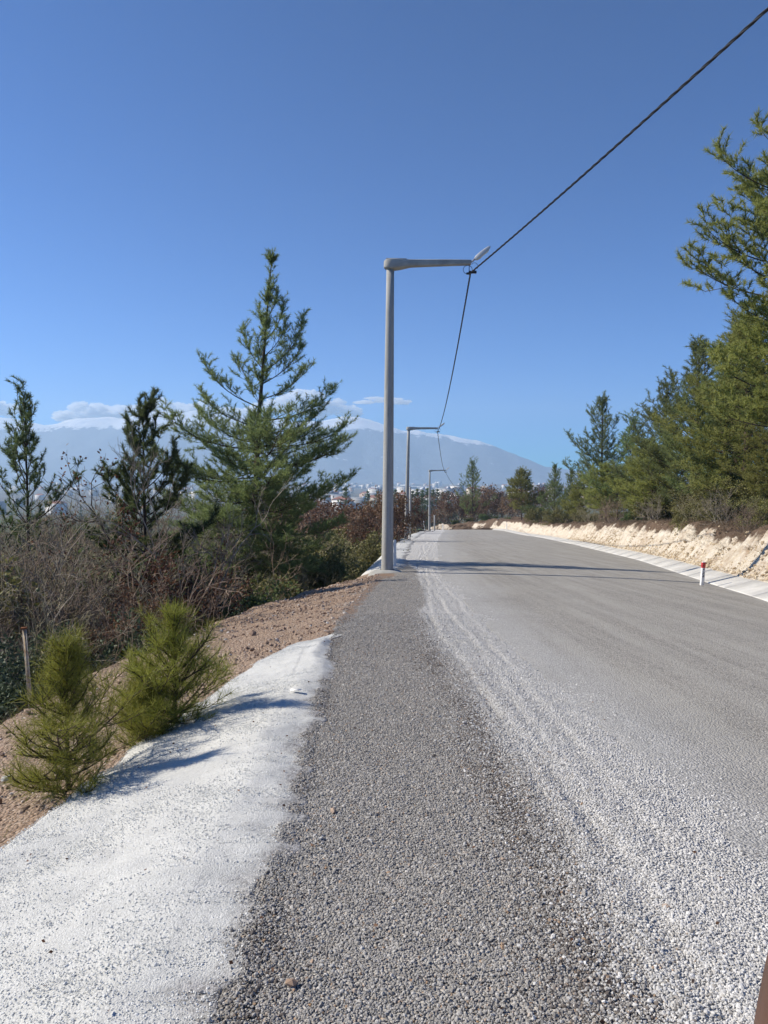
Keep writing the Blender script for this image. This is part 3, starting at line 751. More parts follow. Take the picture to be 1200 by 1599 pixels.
# slim pine at the left edge
base = stand(42, 24)
H = EYE+ray(38, 632)[2]*24-base.z
lp = pine(31, H, 1.7, .24, 15, 4.5, .35, 1.05, .33, .16, .019, 38, .30, sec=.36, var=.4, r0=.075, fol=F_dark, brk=M_barkD, sparse=.62, curl=.8, span=.24)
place_tree('pine_tree', lp, 'slim sparse pine at the left edge with the cloud behind its top', base)
# two young pines at the lip of the pale grit
for i, (px, py, top, lab, R) in enumerate(((118, 1236, (125, 1003), 'young yellow green pine sapling nearest the camera beside the pale grit', .56), (283, 1142, (262, 958), 'second young pine sapling, just beyond the nearest one, at the lip of the pale grit', .62))):
    g = ground(px, py); H = EYE+ray(*top)[2]*g.y-g.z+.05
    ms = sapl(41+i, H, R*H/1.05)
    place_tree('pine_sapling', ms, lab, g-Vector((.05, 0, .07)), cat='sapling', group='pine saplings on the embankment')
g = ground(226, 1165); ms = sapl(47, .5, .34); place_tree('pine_sapling', ms, 'lowest pine sapling squeezed between the two taller saplings', g-Vector((0, 0, .02)), cat='sapling', group='pine saplings on the embankment')

bare = [shrub(61, 3.6, 8, 6, 3, .5, .028, .55), shrub(62, 3.2, 10, 6, 3, .7, .02, .6, tw=M_twig2), shrub(63, 2.6, 12, 6, 3, .8, .016, .6, tw=M_twig3)]
oak = shrub(65, 5.0, 3, 6, 3, .35, .07, .55, .68, leaf=F_brown, leafL=.10, leafn=1.6, tw=M_barkD)
oak2 = shrub(66, 3.2, 5, 6, 3, .5, .03, .55, .68, leaf=F_brown, leafL=.09, leafn=1.8, tw=M_twig2)
barebig = shrub(67, 5.2, 3, 7, 3, .3, .06, .5, .66, tw=M_twig)
ever = shrub(68, 2.0, 12, 5, 3, .9, .015, .6, leaf=F_ever, leafL=.065, leafn=7, tw=M_twig)
ever2 = shrub(69, 2.0, 12, 5, 3, .9, .015, .6, leaf=F_scrub, leafL=.06, leafn=5, tw=M_twig3)
dk = shrub(70, 2.6, 10, 5, 3, .7, .02, .6, leaf=F_dark, leafL=.08, leafn=8, tw=M_twig)

def dmin(px, m=1.6):
    d = np.arange(8, 300, .5); x = (px-CX)/FPX*d; ok = right_t(x, d) > m
    return float(d[np.argmax(ok)]) if ok.any() else 300
def on_bank(px, d, m=1.6): return max(d, dmin(px, m)+.02*d) if px > 800 else d
TOPS = {}
def height(ms):
    k = ms[0].name
    if k not in TOPS:
        zs = []
        for m in ms[:1]:
            a = np.empty(len(m.vertices)*3, np.float32); m.vertices.foreach_get('co', a); zs.append(np.percentile(a[2::3], 99.6))
        TOPS[k] = float(max(zs))
    return TOPS[k]
def up_to(name, ms, H, px, py, d, label, group=None, rz=None, cat='shrub', parts=('stem', 'foliage'), wide=1, m=1.6):
    d = on_bank(px, d, m); p = stand(px, d); s = (EYE+ray(px, py)[2]*d-p.z)/height(ms)
    return place_tree(name, ms, label, p, random.uniform(0, 6.3) if rz is None else rz, (s*wide, s*wide, s), group, cat, parts)
up_to('oak_tree', oak, 5.0, 235, 725, 18.5, 'small crooked oak still hung with dead brown leaves, in front of the dark pine', cat='tree', parts=('trunk', 'foliage'))
up_to('bare_tree', barebig, 5.6, 290, 690, 19.5, 'leafless grey tree with fine upright twigs between the dark pine and the tall pine', cat='tree', parts=('trunk',), wide=.8)
up_to('oak_shrub', oak2, 3.2, 200, 915, 15.2, 'low oak shrub of dead brown leaves behind the second sapling')
up_to('oak_shrub', oak2, 3.2, 300, 860, 19.5, 'low oak shrub of dead brown leaves at the foot of the tall pine')
up_to('evergreen_shrub', ever, 2.0, 70, 1010, 12.5, 'leafy blue green evergreen shrub behind the flaking stake')
up_to('evergreen_shrub', ever, 2.0, -10, 1040, 11.5, 'leafy blue green evergreen shrub cut by the left edge below the thicket')
up_to('evergreen_shrub', ever, 2.0, 140, 980, 14.5, 'leafy dark evergreen shrub behind the tip of the nearest sapling')
up_to('evergreen_shrub', dk, 2.6, 335, 915, 22, 'dark green shrub in shade beneath the tall pine, left of its trunk')
up_to('evergreen_shrub', dk, 2.6, 470, 880, 30, 'dark green shrub in shade beneath the tall pine, right of its trunk')
TH = 'tangle of leafless grey brown branches in the thicket below the embankment'
for i, (px, py, d) in enumerate(((10, 800, 17), (75, 790, 18), (120, 800, 20), (30, 860, 15), (100, 850, 16), (165, 830, 17.5), (150, 790, 22), (-20, 830, 20), (60, 900, 14.5), (210, 870, 20), (270, 820, 22), (320, 840, 24), (180, 900, 17), (-40, 900, 15), (130, 930, 15.5), (310, 910, 20), (20, 950, 13.2), (340, 800, 30), (255, 800, 27), (90, 780, 27), (10, 790, 28), (50, 770, 32), (160, 780, 30), (220, 790, 32), (340, 780, 36), (380, 800, 36), (120, 870, 18.5), (40, 820, 16.5), (230, 930, 17), (190, 780, 26), (300, 790, 38))):
    up_to('bare_shrub', bare[i % 3], (3.9, 3.4, 2.8)[i % 3], px, py, d, TH, 'bare shrubs in the thicket', parts=('stem',), wide=1.15)
for i, (px, py, d) in enumerate(((20, 860, 19), (180, 880, 21), (300, 940, 19.5))):
    up_to('evergreen_shrub', (ever2, dk, ever)[i % 3], 2, px, py, d, 'dull green shrub half hidden in the tangle of bare branches', 'green shrubs in the thicket')
TP_ = 'spindly pale olive shrub on the slope between the tall pine and the nearest lamp post'
for i, (px, py, d) in enumerate(((515, 868, 27), (535, 872, 29), (560, 868, 31), (490, 885, 25.5), (520, 838, 40), (560, 835, 46), (590, 838, 50))):
    up_to('olive_shrub', bare[2] if i % 2 else ever2, 2.6 if i % 2 else 2.2, px, py, d, TP_, 'olive shrubs beside the lamp post', parts=('stem', 'foliage'))
russ = [shrub(81, 5, 4, 6, 3, .4, .05, .55, leaf=F_redb, leafL=.12, leafn=5.0, tw=M_twig2), shrub(82, 5, 4, 6, 3, .45, .05, .55, .66, leaf=F_redb, leafL=.16, leafn=.8, tw=M_twig)]
up_to('russet_tree', russ[0], 5.3, 572, 775, 62, 'russet leaved tree behind the left side of the nearest lamp post', cat='tree', parts=('trunk', 'foliage'), wide=.7)
up_to('russet_tree', russ[0], 5.3, 624, 780, 100, 'russet leaved tree between the nearest and the second lamp post', cat='tree', parts=('trunk', 'foliage'), wide=.7)
for (px, py, d) in ((535, 785, 70), (500, 780, 75), (470, 785, 60), (545, 800, 55), (600, 800, 58), (630, 795, 115), (440, 770, 80)):
    up_to('brown_tree', russ[1], 5.3, px, py, d, 'thin brown twiggy tree on the slope behind the lamp posts', 'brown trees on the slope', cat='tree', parts=('trunk', 'foliage'))

# ---- right of the road
g1 = pine(101, 11, 1.9, .20, 26, 5.5, .15, .85, .25, .18, .018, 46, .36, sec=.46, fol=F_olive, curl=.7, span=.26, extra=[(.76, 3.0, 2.3, .25), (.66, 3.2, 2.2, .1), (.60, 3.0, 2.6, .2), (.52, 3.1, 3.0, .15), (.84, 2.9, 1.5, .6)], sparse=.85)
base = stand(1236, 24); H = EYE+ray(1205, 140)[2]*24-base.z
place_tree('pine_tree', g1, 'towering pine cut by the right edge, the tallest tree in view', base, 0, H/11)
g2 = pine(102, 8, 2.8, .05, 19, 5, .1, .9, .26, .19, .018, 26, .5, sec=.38, var=.36, fol=F_olive, curl=.6, span=.27)
g3 = pine(103, 8, 2.5, .06, 18, 5, .2, 1.0, .26, .18, .018, 26, .62, sec=.38, var=.36, fol=F_main, curl=.7, sparse=.9, span=.27, r0=.10)
g4 = pine(104, 8, 2.5, .10, 16, 4.5, .25, 1.05, .28, .17, .018, 26, .55, sec=.36, var=.4, fol=F_main, curl=.7, sparse=.75, dead=.15, span=.27, r0=.10)
g5 = pine(105, 4, 1.7, .20, 15, 5, .05, .9, .22, .16, .016, 26, .55, fol=F_olive, curl=.5, r0=.055, span=.22)
for (ms, H0, px, py, d, rz, lab) in (
    (g2, 8, 1165, 500, 25.5, .3, 'broad olive green pine under the towering pine at the right edge'),
    (g3, 8, 1150, 505, 30, 3.9, 'upright green pine between the towering pine and the pines to its left'),
    (g3, 8, 1088, 535, 29, 1.2, 'dense green pine left of the broad olive pine'),
    (g4, 8, 1040, 600, 35, 2.2, 'pine with long upswept left branches behind the small roadside pine'),
    (g3, 8, 1130, 545, 33, 2.9, 'green pine hidden behind the broad olive pine'),
    (g5, 4, 1018, 700, 32, .7, 'small bright pine leaning on a bare dark trunk at the top of the bank'),
    (g4, 8, 988, 655, 48, 4.0, 'thin pine with pale dead branches right of the pointed tall pine'),
    (g3, 8, 940, 621, 52, 5.0, 'pointed tall pine standing alone against the sky right of the road'),
    (g5, 4, 947, 728, 43, 2.7, 'small pine on a short bare trunk below the pointed tall pine'),
    (g5, 4, 905, 755, 60, 1.0, 'low pine left of the small bare trunked pine'),
    (g3, 8, 866, 726, 84, 3.6, 'conical pine right of the lone roadside pine'),
    (g5, 4, 815, 736, 93, 4.4, 'lone round roadside pine on a dark trunk above the kerb bend'),
    (g4, 8, 738, 721, 172, .9, 'dark open crowned pine beyond the bend at the end of the road'),
    (g3, 8, 893, 735, 100, .4, 'dim pine behind the conical pine'),
    (g2, 8, 1010, 690, 42, 1.9, 'bushy pine filling the gap behind the small bright pine'),
    (g2, 8, 965, 735, 62, 3.1, 'bushy pine behind the pointed tall pine'),
    (g2, 8, 1215, 640, 21, 4.2, 'bushy olive pine at the right edge above the bank'),
):
    d = on_bank(px, d, 2.4 if ms is g5 else 4.0); p = stand(px, d); s = (EYE+ray(px, py)[2]*d-p.z)/H0
    place_tree('pine_tree', ms, lab, p, rz, (s*1.22, s*1.22, s) if px > 940 else s)
for i, (px, py, d, m, lab) in enumerate(((1088, 790, 22, 2.0, 'olive scrub bush hanging over the cream bank behind the red topped marker post'), (1120, 765, 24, 3.5, 'round olive scrub bush at the foot of the broad olive pine'), (1045, 800, 30, 4.2, 'low olive scrub bush right of the bare dark trunk'),
    (1160, 750, 22.5, 3.6, 'tall olive scrub bush under the towering pine'), (1200, 780, 20, 2.6, 'olive scrub bush cut by the right edge on top of the bank'), (985, 800, 45, 3.5, 'dull scrub bush between the two bare trunked pines'),
    (915, 798, 52, 2.6, 'low green scrub bush on the bank edge left of the pointed tall pine'), (885, 792, 60, 3.2, 'brown green scrub bush in front of the conical pine'), (1180, 740, 27, 4.5, 'shaded scrub bush behind the towering pine'), (1070, 750, 31, 5, 'shaded scrub bush behind the small bright pine'), (848, 795, 85, 2.5, 'dark scrub bush right of the lone roadside pine'), (832, 790, 98, 3.5, 'dark scrub bush in the shade of the lone roadside pine'))):
    ms = (ever2, ever2, dk)[i % 3]; t = up_to('scrub_bush', ms, 2.1, px, py, d, lab, 'scrub bushes on the bank', wide=1.2, m=m)
for i, (px, py, d) in enumerate(((1130, 760, 23.5), (1165, 780, 21.5), (1095, 760, 26), (1025, 770, 36), (960, 770, 46), (920, 770, 58))):
    d += 6
    up_to('bare_shrub', bare[i % 3], (3.9, 3.4, 2.8)[i % 3], px, py, d, 'leafless brown shrub standing among the pines on the bank', 'bare shrubs on the bank', parts=('stem',))
for i, (px, py, d) in enumerate(((705, 770, 178), (722, 775, 180), (755, 760, 190), (772, 765, 182), (790, 770, 172), (800, 775, 165), (765, 785, 170), (840, 760, 150), (742, 785, 176), (690, 790, 200))):
    up_to('brown_tree', russ[1], 5.3, px, py, d, 'brown twiggy tree on the rise beyond the bend of the road', 'brown trees beyond the bend', cat='tree', parts=('trunk', 'foliage'))
for i, (px, py, d) in enumerate(((757, 803, 168), (735, 808, 171), (712, 812, 176), (775, 806, 160), (795, 808, 150))):
    up_to('evergreen_shrub', dk, 2.6, px, py, d, 'dark low shrub on the bank at the far bend', 'shrubs at the far bend')
# dark conifers and leafless trees in the valley
lc = pine(111, 8, 2.0, .05, 13, 5, .1, .8, .42, .3, .05, 10, .9, fol=F_dark, curl=.4)
for i, (px, py, d) in enumerate(((645, 768, 420), (652, 765, 430), (660, 767, 425), (668, 764, 440), (676, 766, 430), (684, 765, 440), (692, 770, 420), (700, 768, 450), (635, 768, 440), (618, 766, 450), (605, 770, 430), (590, 768, 430), (575, 768, 460), (540, 765, 480), (660, 775, 330), (640, 778, 320))):
    up_to('conifer', lc, 8, px, py, d, 'dark conifer in the row edging the valley fields', 'dark conifers in the valley', cat='tree', parts=('trunk', 'crown'), wide=1.3)
for i in range(46):
    d = random.uniform(240, 900); px = random.uniform(-60, 720)
    p = stand(px, d); s = random.uniform(1.0, 1.7)
    place_tree('valley_tree', russ[i % 2] if i % 4 else lc, 'leafless brown tree dotted over the hazy valley floor', p, random.uniform(0, 6), s, 'trees on the valley floor', 'tree', ('trunk', 'foliage'))

# low dry heath along the top of the bank and dry stalks on the embankment (nobody could count it)
def tufts(n, sampler, L, w, seed, per=9, flat=.6):
    rng = np.random.default_rng(seed); xy = sampler(rng, n); z = terrain(xy[:, 0], xy[:, 1])
    P = np.repeat(np.stack([xy[:, 0], xy[:, 1], z], -1), per, 0); P += rng.normal(0, .06, P.shape)*[1, 1, .2]
    D = unit(np.concatenate([rng.normal(0, flat, (len(P), 2)), rng.uniform(.3, 1, (len(P), 1))], 1))
    return MB().needles(P, D, L*rng.uniform(.4, 1.2, len(P)), w, rng)
def s_heath(rng, n):
    y = 16+rng.random(n)**1.5*110; t = 1.05+rng.random(n)**1.2*5+.25*rng.normal(size=n)
    x = ev(K_, y)+KW+np.maximum(t, .75); keep = fbm(x, y, .35, 63, 3)+.35*rng.random(n) > -.12
    return np.stack([x, y], -1)[keep]
link('dry_heath', tufts(11000, s_heath, .26, .010, 1, 12, .9).mesh('dry_heath', F_heath), kind='stuff')
def s_far(rng, n):
    i = rng.integers(0, len(bx), n); t = KW+.6+rng.random(n)*7; return np.stack([bx[i]+(ty/ln)[i]*t, by[i]-(tx/ln)[i]*t], -1)[(bx[i] > 13) | (t > 3.5)]
link('dry_heath', tufts(3500, s_far, .45, .03, 6, 10, .9).mesh('dry_heath', F_heath), kind='stuff')
def s_stalk(rng, n):
    y = rng.uniform(4, 23, n); x = ev(C_, y)+rng.normal(0, .35, n)-.1
    keep = fbm(x, y, .6, 77, 3) > .12
    return np.stack([x, y], -1)[keep]
link('dry_grass', tufts(600, s_stalk, .22, .004, 2, 12, .6).mesh('dry_grass', F_heath), kind='stuff')
def s_litter(rng, n):
    y = rng.uniform(8, 60, n); x = ev(C_, y)-.8-rng.random(n)*9
    return np.stack([x, y], -1)
link('undergrowth', tufts(5200, s_litter, .5, .012, 3, 10, .8).mesh('undergrowth', F_scrub), kind='stuff')
def s_weed(rng, n):
    y = rng.uniform(3.4, 4.6, n); x = np.interp(y, LIP[:, 0], LIP[:, 1])-.25-np.abs(rng.normal(0, .2, n))
    return np.stack([x, y], -1)
link('green_grass', tufts(90, s_weed, .13, .004, 4, 12, .5).mesh('green_grass', F_young), kind='stuff')

# ------------------------------------------------------------------ loose stones
def pebble(seed, name, m):
    rng = np.random.default_rng(seed); bm = bmesh.new(); bmesh.ops.create_icosphere(bm, subdivisions=1, radius=1)
    for v in bm.verts: v.co = Vector(v.co)*rng.uniform(.72, 1.15); v.co.z *= .68; v.co.x *= rng.uniform(1, 1.05)*1.15
    me = bpy.data.meshes.new(name); bm.to_mesh(me); bm.free(); me.materials.append(m); return bpy.data.objects.new(name, me)
def m_peb(stops, dk=.35):
    def f(nt, b):
        oi = N(nt, 'ObjectInfo').outputs['Random']; c = ramp(nt, oi, stops)
        c = mix(nt, ramp(nt, noise(nt, coord(nt), 1.5, 3), [(.4, 0), (.7, dk)]), c, (.2, .19, .18)); nt.links.new(c, b.inputs['Base Color'])
    return f
M_pebG = mat('grey_stone_chips', m_peb([(0, (.21, .2, .183)), (.3, (.31, .297, .273)), (.65, (.375, .36, .332)), (.88, (.45, .434, .402)), (.95, (.58, .56, .52)), (1, (.33, .21, .12))]), .85, .25)
M_pebW = mat('pale_stone_chips', m_peb([(0, (.44, .436, .418)), (.3, (.53, .525, .505)), (.7, (.60, .594, .57)), (1, (.69, .684, .66))]), .85, .25)
M_pebD = mat('dark_stone_chips', m_peb([(0, (.07, .058, .05)), (.5, (.14, .12, .104)), (.9, (.22, .198, .178)), (1, (.36, .24, .14))]), .9, .15)
M_pebP = mat('chalky_grit', m_peb([(0, (.50, .505, .48)), (.2, (.60, .605, .58)), (.8, (.67, .675, .65)), (1, (.74, .74, .715))], 0), .9, .15)
M_pebB = mat('brown_stones', m_peb([(0, (.20, .13, .09)), (.5, (.34, .24, .17)), (.85, (.43, .34, .27)), (1, (.55, .52, .48))]), .9, .15)
M_pebC = mat('cream_stones', m_peb([(0, (.36, .27, .17)), (.5, (.53, .43, .29)), (1, (.68, .6, .46))]), .9, .15)
def scatter(name, P, scl, m, seed):
    col = bpy.data.collections.new(name+'_shapes')
    for i in range(5): col.objects.link(pebble(seed*10+i, 'stone', m))
    rng = np.random.default_rng(seed); n = len(P)
    rot = np.stack([rng.normal(0, .5, n), rng.normal(0, .5, n), rng.uniform(0, 6.28, n)], -1)
    me = mesh_np(name, P, [], None, False, {'scl': scl, 'rot': rot})
    o = link(name, me, kind='stuff')
    ng = bpy.data.node_groups.new(name, 'GeometryNodeTree')
    ng.interface.new_socket('Geometry', in_out='INPUT', socket_type='NodeSocketGeometry'); ng.interface.new_socket('Geometry', in_out='OUTPUT', socket_type='NodeSocketGeometry')
    nd, lk = ng.nodes, ng.links
    gi, go = nd.new('NodeGroupInput'), nd.new('NodeGroupOutput'); ip = nd.new('GeometryNodeInstanceOnPoints'); ci = nd.new('GeometryNodeCollectionInfo')
    ci.inputs['Collection'].default_value = col; ci.inputs['Separate Children'].default_value = True; ci.inputs['Reset Children'].default_value = True
    ip.inputs['Pick Instance'].default_value = True
    na = nd.new('GeometryNodeInputNamedAttribute'); na.data_type = 'FLOAT'; na.inputs['Name'].default_value = 'scl'
    nr = nd.new('GeometryNodeInputNamedAttribute'); nr.data_type = 'FLOAT_VECTOR'; nr.inputs['Name'].default_value = 'rot'
    lk.new(gi.outputs[0], ip.inputs['Points']); lk.new(ci.outputs[0], ip.inputs['Instance']); lk.new(na.outputs['Attribute'], ip.inputs['Scale']); lk.new(nr.outputs['Attribute'], ip.inputs['Rotation'])
    lk.new(ip.outputs[0], go.inputs[0])
    md = o.modifiers.new('stones', 'NODES'); md.node_group = ng
    return o
def sh_z(x, y):
    """height of the shoulder sheet"""
    i = np.clip(np.searchsorted(SH['ys'], y)-1, 0, len(SH['ys'])-2)
    X, Z = SH['X'], SH['Z']
    f = (x-X[i, 0])/(X[i, -1]-X[i, 0])*(X.shape[1]-1); f = np.clip(f, 0, X.shape[1]-1.001); j = f.astype(int); g = f-j
    return Z[i, j]*(1-g)+Z[i, j+1]*g+.004
rng = np.random.default_rng(9)
pts = []
for y0, y1, dens in ((1.9, 3.4, 17000), (3.4, 5, 13000), (5, 8, 7000), (8, 13, 2500), (13, 22, 500)):
    x0, x1 = -.75, 3.6; n = int((y1-y0)*(x1-x0)*dens)
    x = rng.uniform(x0, x1, n); y = rng.uniform(y0, y1, n)
    pts.append(np.stack([x, y], -1)[np.abs(x) < .53*y+.25])
P = np.concatenate(pts); x, y = P.T
xe, xa = ev(E_, y), ev(A_, y); lat = (x-xe)/(xa-xe)
# stones thin out over the asphalt and the grit
keep = (rng.random(len(x)) < np.where(lat < 0, np.exp(lat*24)*np.clip(.7+2.2*fbm(x, y, 2.2, 91, 3), .1, 1), np.where(lat > .74, np.exp(-(lat-.74)*6), 1)))
P, x, y, lat, xa = P[keep], x[keep], y[keep], lat[keep], xa[keep]
z = np.where(x < xe[keep]+.22, np.maximum(terrain(x, y)+.022*(1-sstep(-.02, .2, x-xe[keep])), sh_z(x, y)), np.where(x > xa+.1, zroad(y)+xfall(x, y)+.012, sh_z(x, y)))
pl = sstep(.44, .72, lat+.09*fbm(x, y, .55, 31, 3)+rng.normal(0, .06, len(x)))
big = rng.random(len(x))**6
scl = (.0029+.0024*rng.random(len(x))+.006*big**1.7)*(1+.03*np.maximum(y-3, 0))
isw = rng.random(len(x)) < pl
isd = ~isw & (rng.random(len(x)) < np.exp(-((lat-.53-.09*fbm(x, y, .55, 31, 3))/.075)**2)*sstep(16, 7, y)*.5*np.clip(.6+1.6*fbm(x, y, 1.4, 92, 3), 0, 1)+np.exp(-((lat-.03)/.05)**2)*.3*np.clip(.2+2*fbm(x, y, 1.7, 93, 3), 0, 1))
P3 = np.stack([x, y, z+scl*.15], -1)
scatter('gravel', P3[~isw & ~isd], scl[~isw & ~isd], M_pebG, 1); scatter('dark_gravel', P3[isd], scl[isd]*1.1, M_pebD, 6); scatter('pale_gravel', P3[isw], scl[isw]*1.04, M_pebW, 2)
n = 80000; y = 1.9+rng.random(n)**1.4*8.7; w = rng.random(n); x = ev(E_, y)*(1-w)+np.interp(y, LIP[:, 0], LIP[:, 1])*w
k = (np.abs(x) < .53*y+.2) & (fbm(x, y, 1.6, 57, 4)+.5*rng.random(n) > .05); x, y, w = x[k], y[k], w[k]
apz = APZ(x, y); s = .0018+.0022*rng.random(len(x))+.004*rng.random(len(x))**12
scatter('fine_grit', np.stack([x, y, apz-s*.25], -1), s, M_pebP, 5)
# stones on the dirt, and at the foot of the cream bank
n = 9000; y = rng.uniform(4.0, 24, n); w = rng.random(n)
x = ev(E_, y)*(1-w)+(ev(C_, y)-.4)*w; k = ~((y < 10.8)*(x > np.interp(y, LIP[:, 0], LIP[:, 1])-.05)); x, y = x[k], y[k]
s = .010+.03*rng.random(len(x))**5; scatter('brown_stones', np.stack([x, y, terrain(x, y)+s*.2], -1), s, M_pebB, 3)
n = 5000; y = 14+rng.random(n)*60; t = np.abs(rng.normal(0, .5, n)); x = ev(K_, y)+KW+t+.03
s = .02+.07*rng.random(n)**4; scatter('cream_stones', np.stack([x, y, terrain(x, y)+.02], -1), s, M_pebC, 4)
n = 170; y = 2.3+rng.random(n)**1.5*12; x = -2.0+rng.random(n)*4.6; k = (x > np.interp(y, LIP[:, 0], LIP[:, 1])+.1); x, y = x[k], y[k]
zl_ = np.where(x < ev(E_, y), APZ(x, y)+.012, sh_z(x, y)+.014); d_ = unit(np.concatenate([rng.normal(0, 1, (len(x), 2)), rng.normal(0, .15, (len(x), 1))], 1))
link('fallen_leaves', MB().leaves(np.stack([x, y, zl_], -1), d_, .022, .014, rng).mesh('fallen_leaves', F_brown), kind='stuff')
# single stones and a scrap of paper that can be picked out
def rock(px, py, r, m, label, d=None):
    g = ground(px, py); me = pebble(int(px+py), 'rock', m).data
    o = link('rock', me); o.location = (g.x, g.y, g.z+r*.3+.02); o.scale = (r, r*.8, r*.8); o.rotation_euler = (.2, .1, px % 6); return tag(o, label, 'stone')
for (px, py, r, m, lab) in ((10, 1222, .045, M_pebW, 'pale loose stone on brown dirt left of the nearest sapling'), (395, 993, .09, M_pebB, 'flat brown stone at the upper end of the pale grit'), (314, 1108, .07, M_pebW, 'pale flat stone against the lip of the grit right of the second sapling'), (44, 1115, .06, M_pebB, 'dark stone at the foot of the flaking stake'),
    (456, 1551, .022, M_pebB, 'tan stone among dark gravel at the bottom of the picture'), (521, 1274, .022, M_pebB, 'reddish stone on the gravel shoulder beside the pale grit'), (937, 1447, .022, M_pebB, 'tan stone where the dark gravel meets the pale gravel'), (502, 1317, .016, M_pebW, 'white stone on the dark gravel shoulder'), (1040, 1428, .022, M_pebB, 'tan stone on the pale gravel at lower right')):
    rock(px, py, r, m, lab)
g = ground(462, 1096); pap = MB(); q = np.array([[-.05, -.02, 0], [.05, -.025, .012], [.055, .02, .004], [-.045, .025, .014]])
pap.add(np.concatenate([q, q+[0, 0, .002]]), [[0, 3, 2, 1], [4, 5, 6, 7], [0, 1, 5, 4], [1, 2, 6, 5], [2, 3, 7, 6], [3, 0, 4, 7]])
o = link('paper_scrap', pap.mesh('paper_scrap', M_white)); o.location = g+Vector((0, 0, .10)); tag(o, 'small white scrap of paper lying on the pale grit', 'litter')

# ------------------------------------------------------------------ lamp posts and cables
def bevel(me, w, seg=2, ang=.6):
    bm = bmesh.new(); bm.from_mesh(me); bmesh.ops.recalc_face_normals(bm, faces=bm.faces)
    ed = [e for e in bm.edges if len(e.link_faces) == 2 and e.calc_face_angle(0) > ang]
    bmesh.ops.bevel(bm, geom=ed, offset=w, segments=seg, affect='EDGES', profile=.5); bm.to_mesh(me); bm.free(); return me
HP = 9.45
def lamp_post(label, loc, lean, group):
    t = thing('lamp_post', label, 'lamp post', loc, 0, group); t.rotation_euler = (0, lean, 0)
    zz = np.array([-.3, 0, 2, 4.4, 6, 8, HP]); mb = MB(); mb.tube(np.stack([zz*0, zz*0, zz], -1), .186-.0074*np.maximum(zz, 0), 24)
    link('pole', mb.mesh('pole', M_pole, True), t)
    mb = MB(); a = np.arange(14)*2*PI/14; rr = np.random.default_rng(3).uniform(.9, 1.12, 14)
    V = [np.stack([np.cos(a)*r*rr*1.15, np.sin(a)*r*rr, a*0+h], -1) for r, h in ((.62, -.22), (.50, .03), (.36, .10), (.2, .13))]
    mb.add(np.concatenate(V), np.concatenate([np.stack([i*14+np.arange(14), i*14+(np.arange(14)+1) % 14, (i+1)*14+(np.arange(14)+1) % 14, (i+1)*14+np.arange(14)], -1) for i in range(3)]))
    link('footing', mb.mesh('footing', M_conc, True), t)
    # arm: rounded head over the pole, tapering to the tip
    xs = [-.20, -.17, -.08, .05, .30, .62, 1.2, 1.8, 2.46]; hw = [.06, .14, .20, .215, .19, .13, .11, .10, .09]
    zb = [-.10, -.13, -.15, -.16, -.13, -.07, -.045, -.02, .005]; zt = [.08, .11, .125, .13, .13, .13, .14, .15, .15]
    V = []; F = []
    for x, w, b, tp in zip(xs, hw, zb, zt): V += [(x, -w, b), (x, w, b), (x, w, tp), (x, -w, tp)]
    for i in range(len(xs)-1):
        for j in range(4): F.append([i*4+j, i*4+(j+1) % 4, i*4+4+(j+1) % 4, i*4+4+j])
    F += [[3, 2, 1, 0], [len(xs)*4-4, len(xs)*4-3, len(xs)*4-2, len(xs)*4-1]]
    ar = link('arm', bevel(mesh_np('arm', V, [np.array(F)], M_conc), .03, 2, .5), t, (0, 0, HP))
    mb = MB(); mb.box((.18, 0, .133), (.62, .34, .02)); link('cap', bevel(mb.mesh('cap', M_pole), .008), ar)
    # lamp head on a short spigot, tilted up
    sp = MB(); sp.tube([(2.40, 0, .06), (2.50, 0, .12), (2.60, 0, .22)], .028, 8); link('spigot', sp.mesh('spigot', M_galv, True), t, (0, 0, HP))
    hd = link('lamp_head', None, t, (2.60, 0, HP+.22)); hd.rotation_euler = (0, -math.radians(38), 0); hd.empty_display_size = .1
    V = []; F = []; X = [-.04, .02, .14, .36, .5, .54]; W = [.05, .09, .13, .14, .12, .07]; B = [-.05, -.075, -.085, -.05, -.04, -.02]; T = [.03, .045, .055, .05, .035, .015]
    for x, w, b, tp in zip(X, W, B, T): V += [(x, -w, b), (x, w, b), (x, w*.85, tp), (x, -w*.85, tp)]
    for i in range(5):
        for j in range(4): F.append([i*4+j, i*4+(j+1) % 4, i*4+4+(j+1) % 4, i*4+4+j])
    F += [[3, 2, 1, 0], [20, 21, 22, 23]]
    link('casing', bevel(mesh_np('casing', V, [np.array(F)], M_lamp), .012, 2, .4), hd)
    mb = MB(); mb.box((.30, 0, -.063), (.26, .2, .03)); link('lens', bevel(mb.mesh('lens', M_glass), .008), hd)
    # cable clamp hanging under the tip
    cl = MB(); cl.box((0, 0, 0), (.07, .16, .07)); cl.box((.12, -.05, .0), (.16, .07, .08)); cl.box((-.05, .05, -.02), (.1, .06, .06))
    cl.tube([(-.02, 0, .0), (-.02, 0, .22)], .012, 6)
    link('clamp', bevel(cl.mesh('clamp', M_black), .01), t, (2.42, 0, HP-.22))
    lp = MB(); a = np.linspace(0, 2*PI, 16); lp.tube(np.stack([2.36+.14*np.sin(a)*1.0, a*0+.03, HP-.13+.13*np.cos(a)], -1), .008, 5, False)
    a = np.linspace(-.6, 2.6, 12); lp.tube(np.stack([2.56+.10*np.cos(a), a*0-.02, HP-.05+.12*np.sin(a)], -1), .007, 5, False)
    link('wire_loop', lp.mesh('wire_loop', M_cable, True), t)
    return t
posts = []
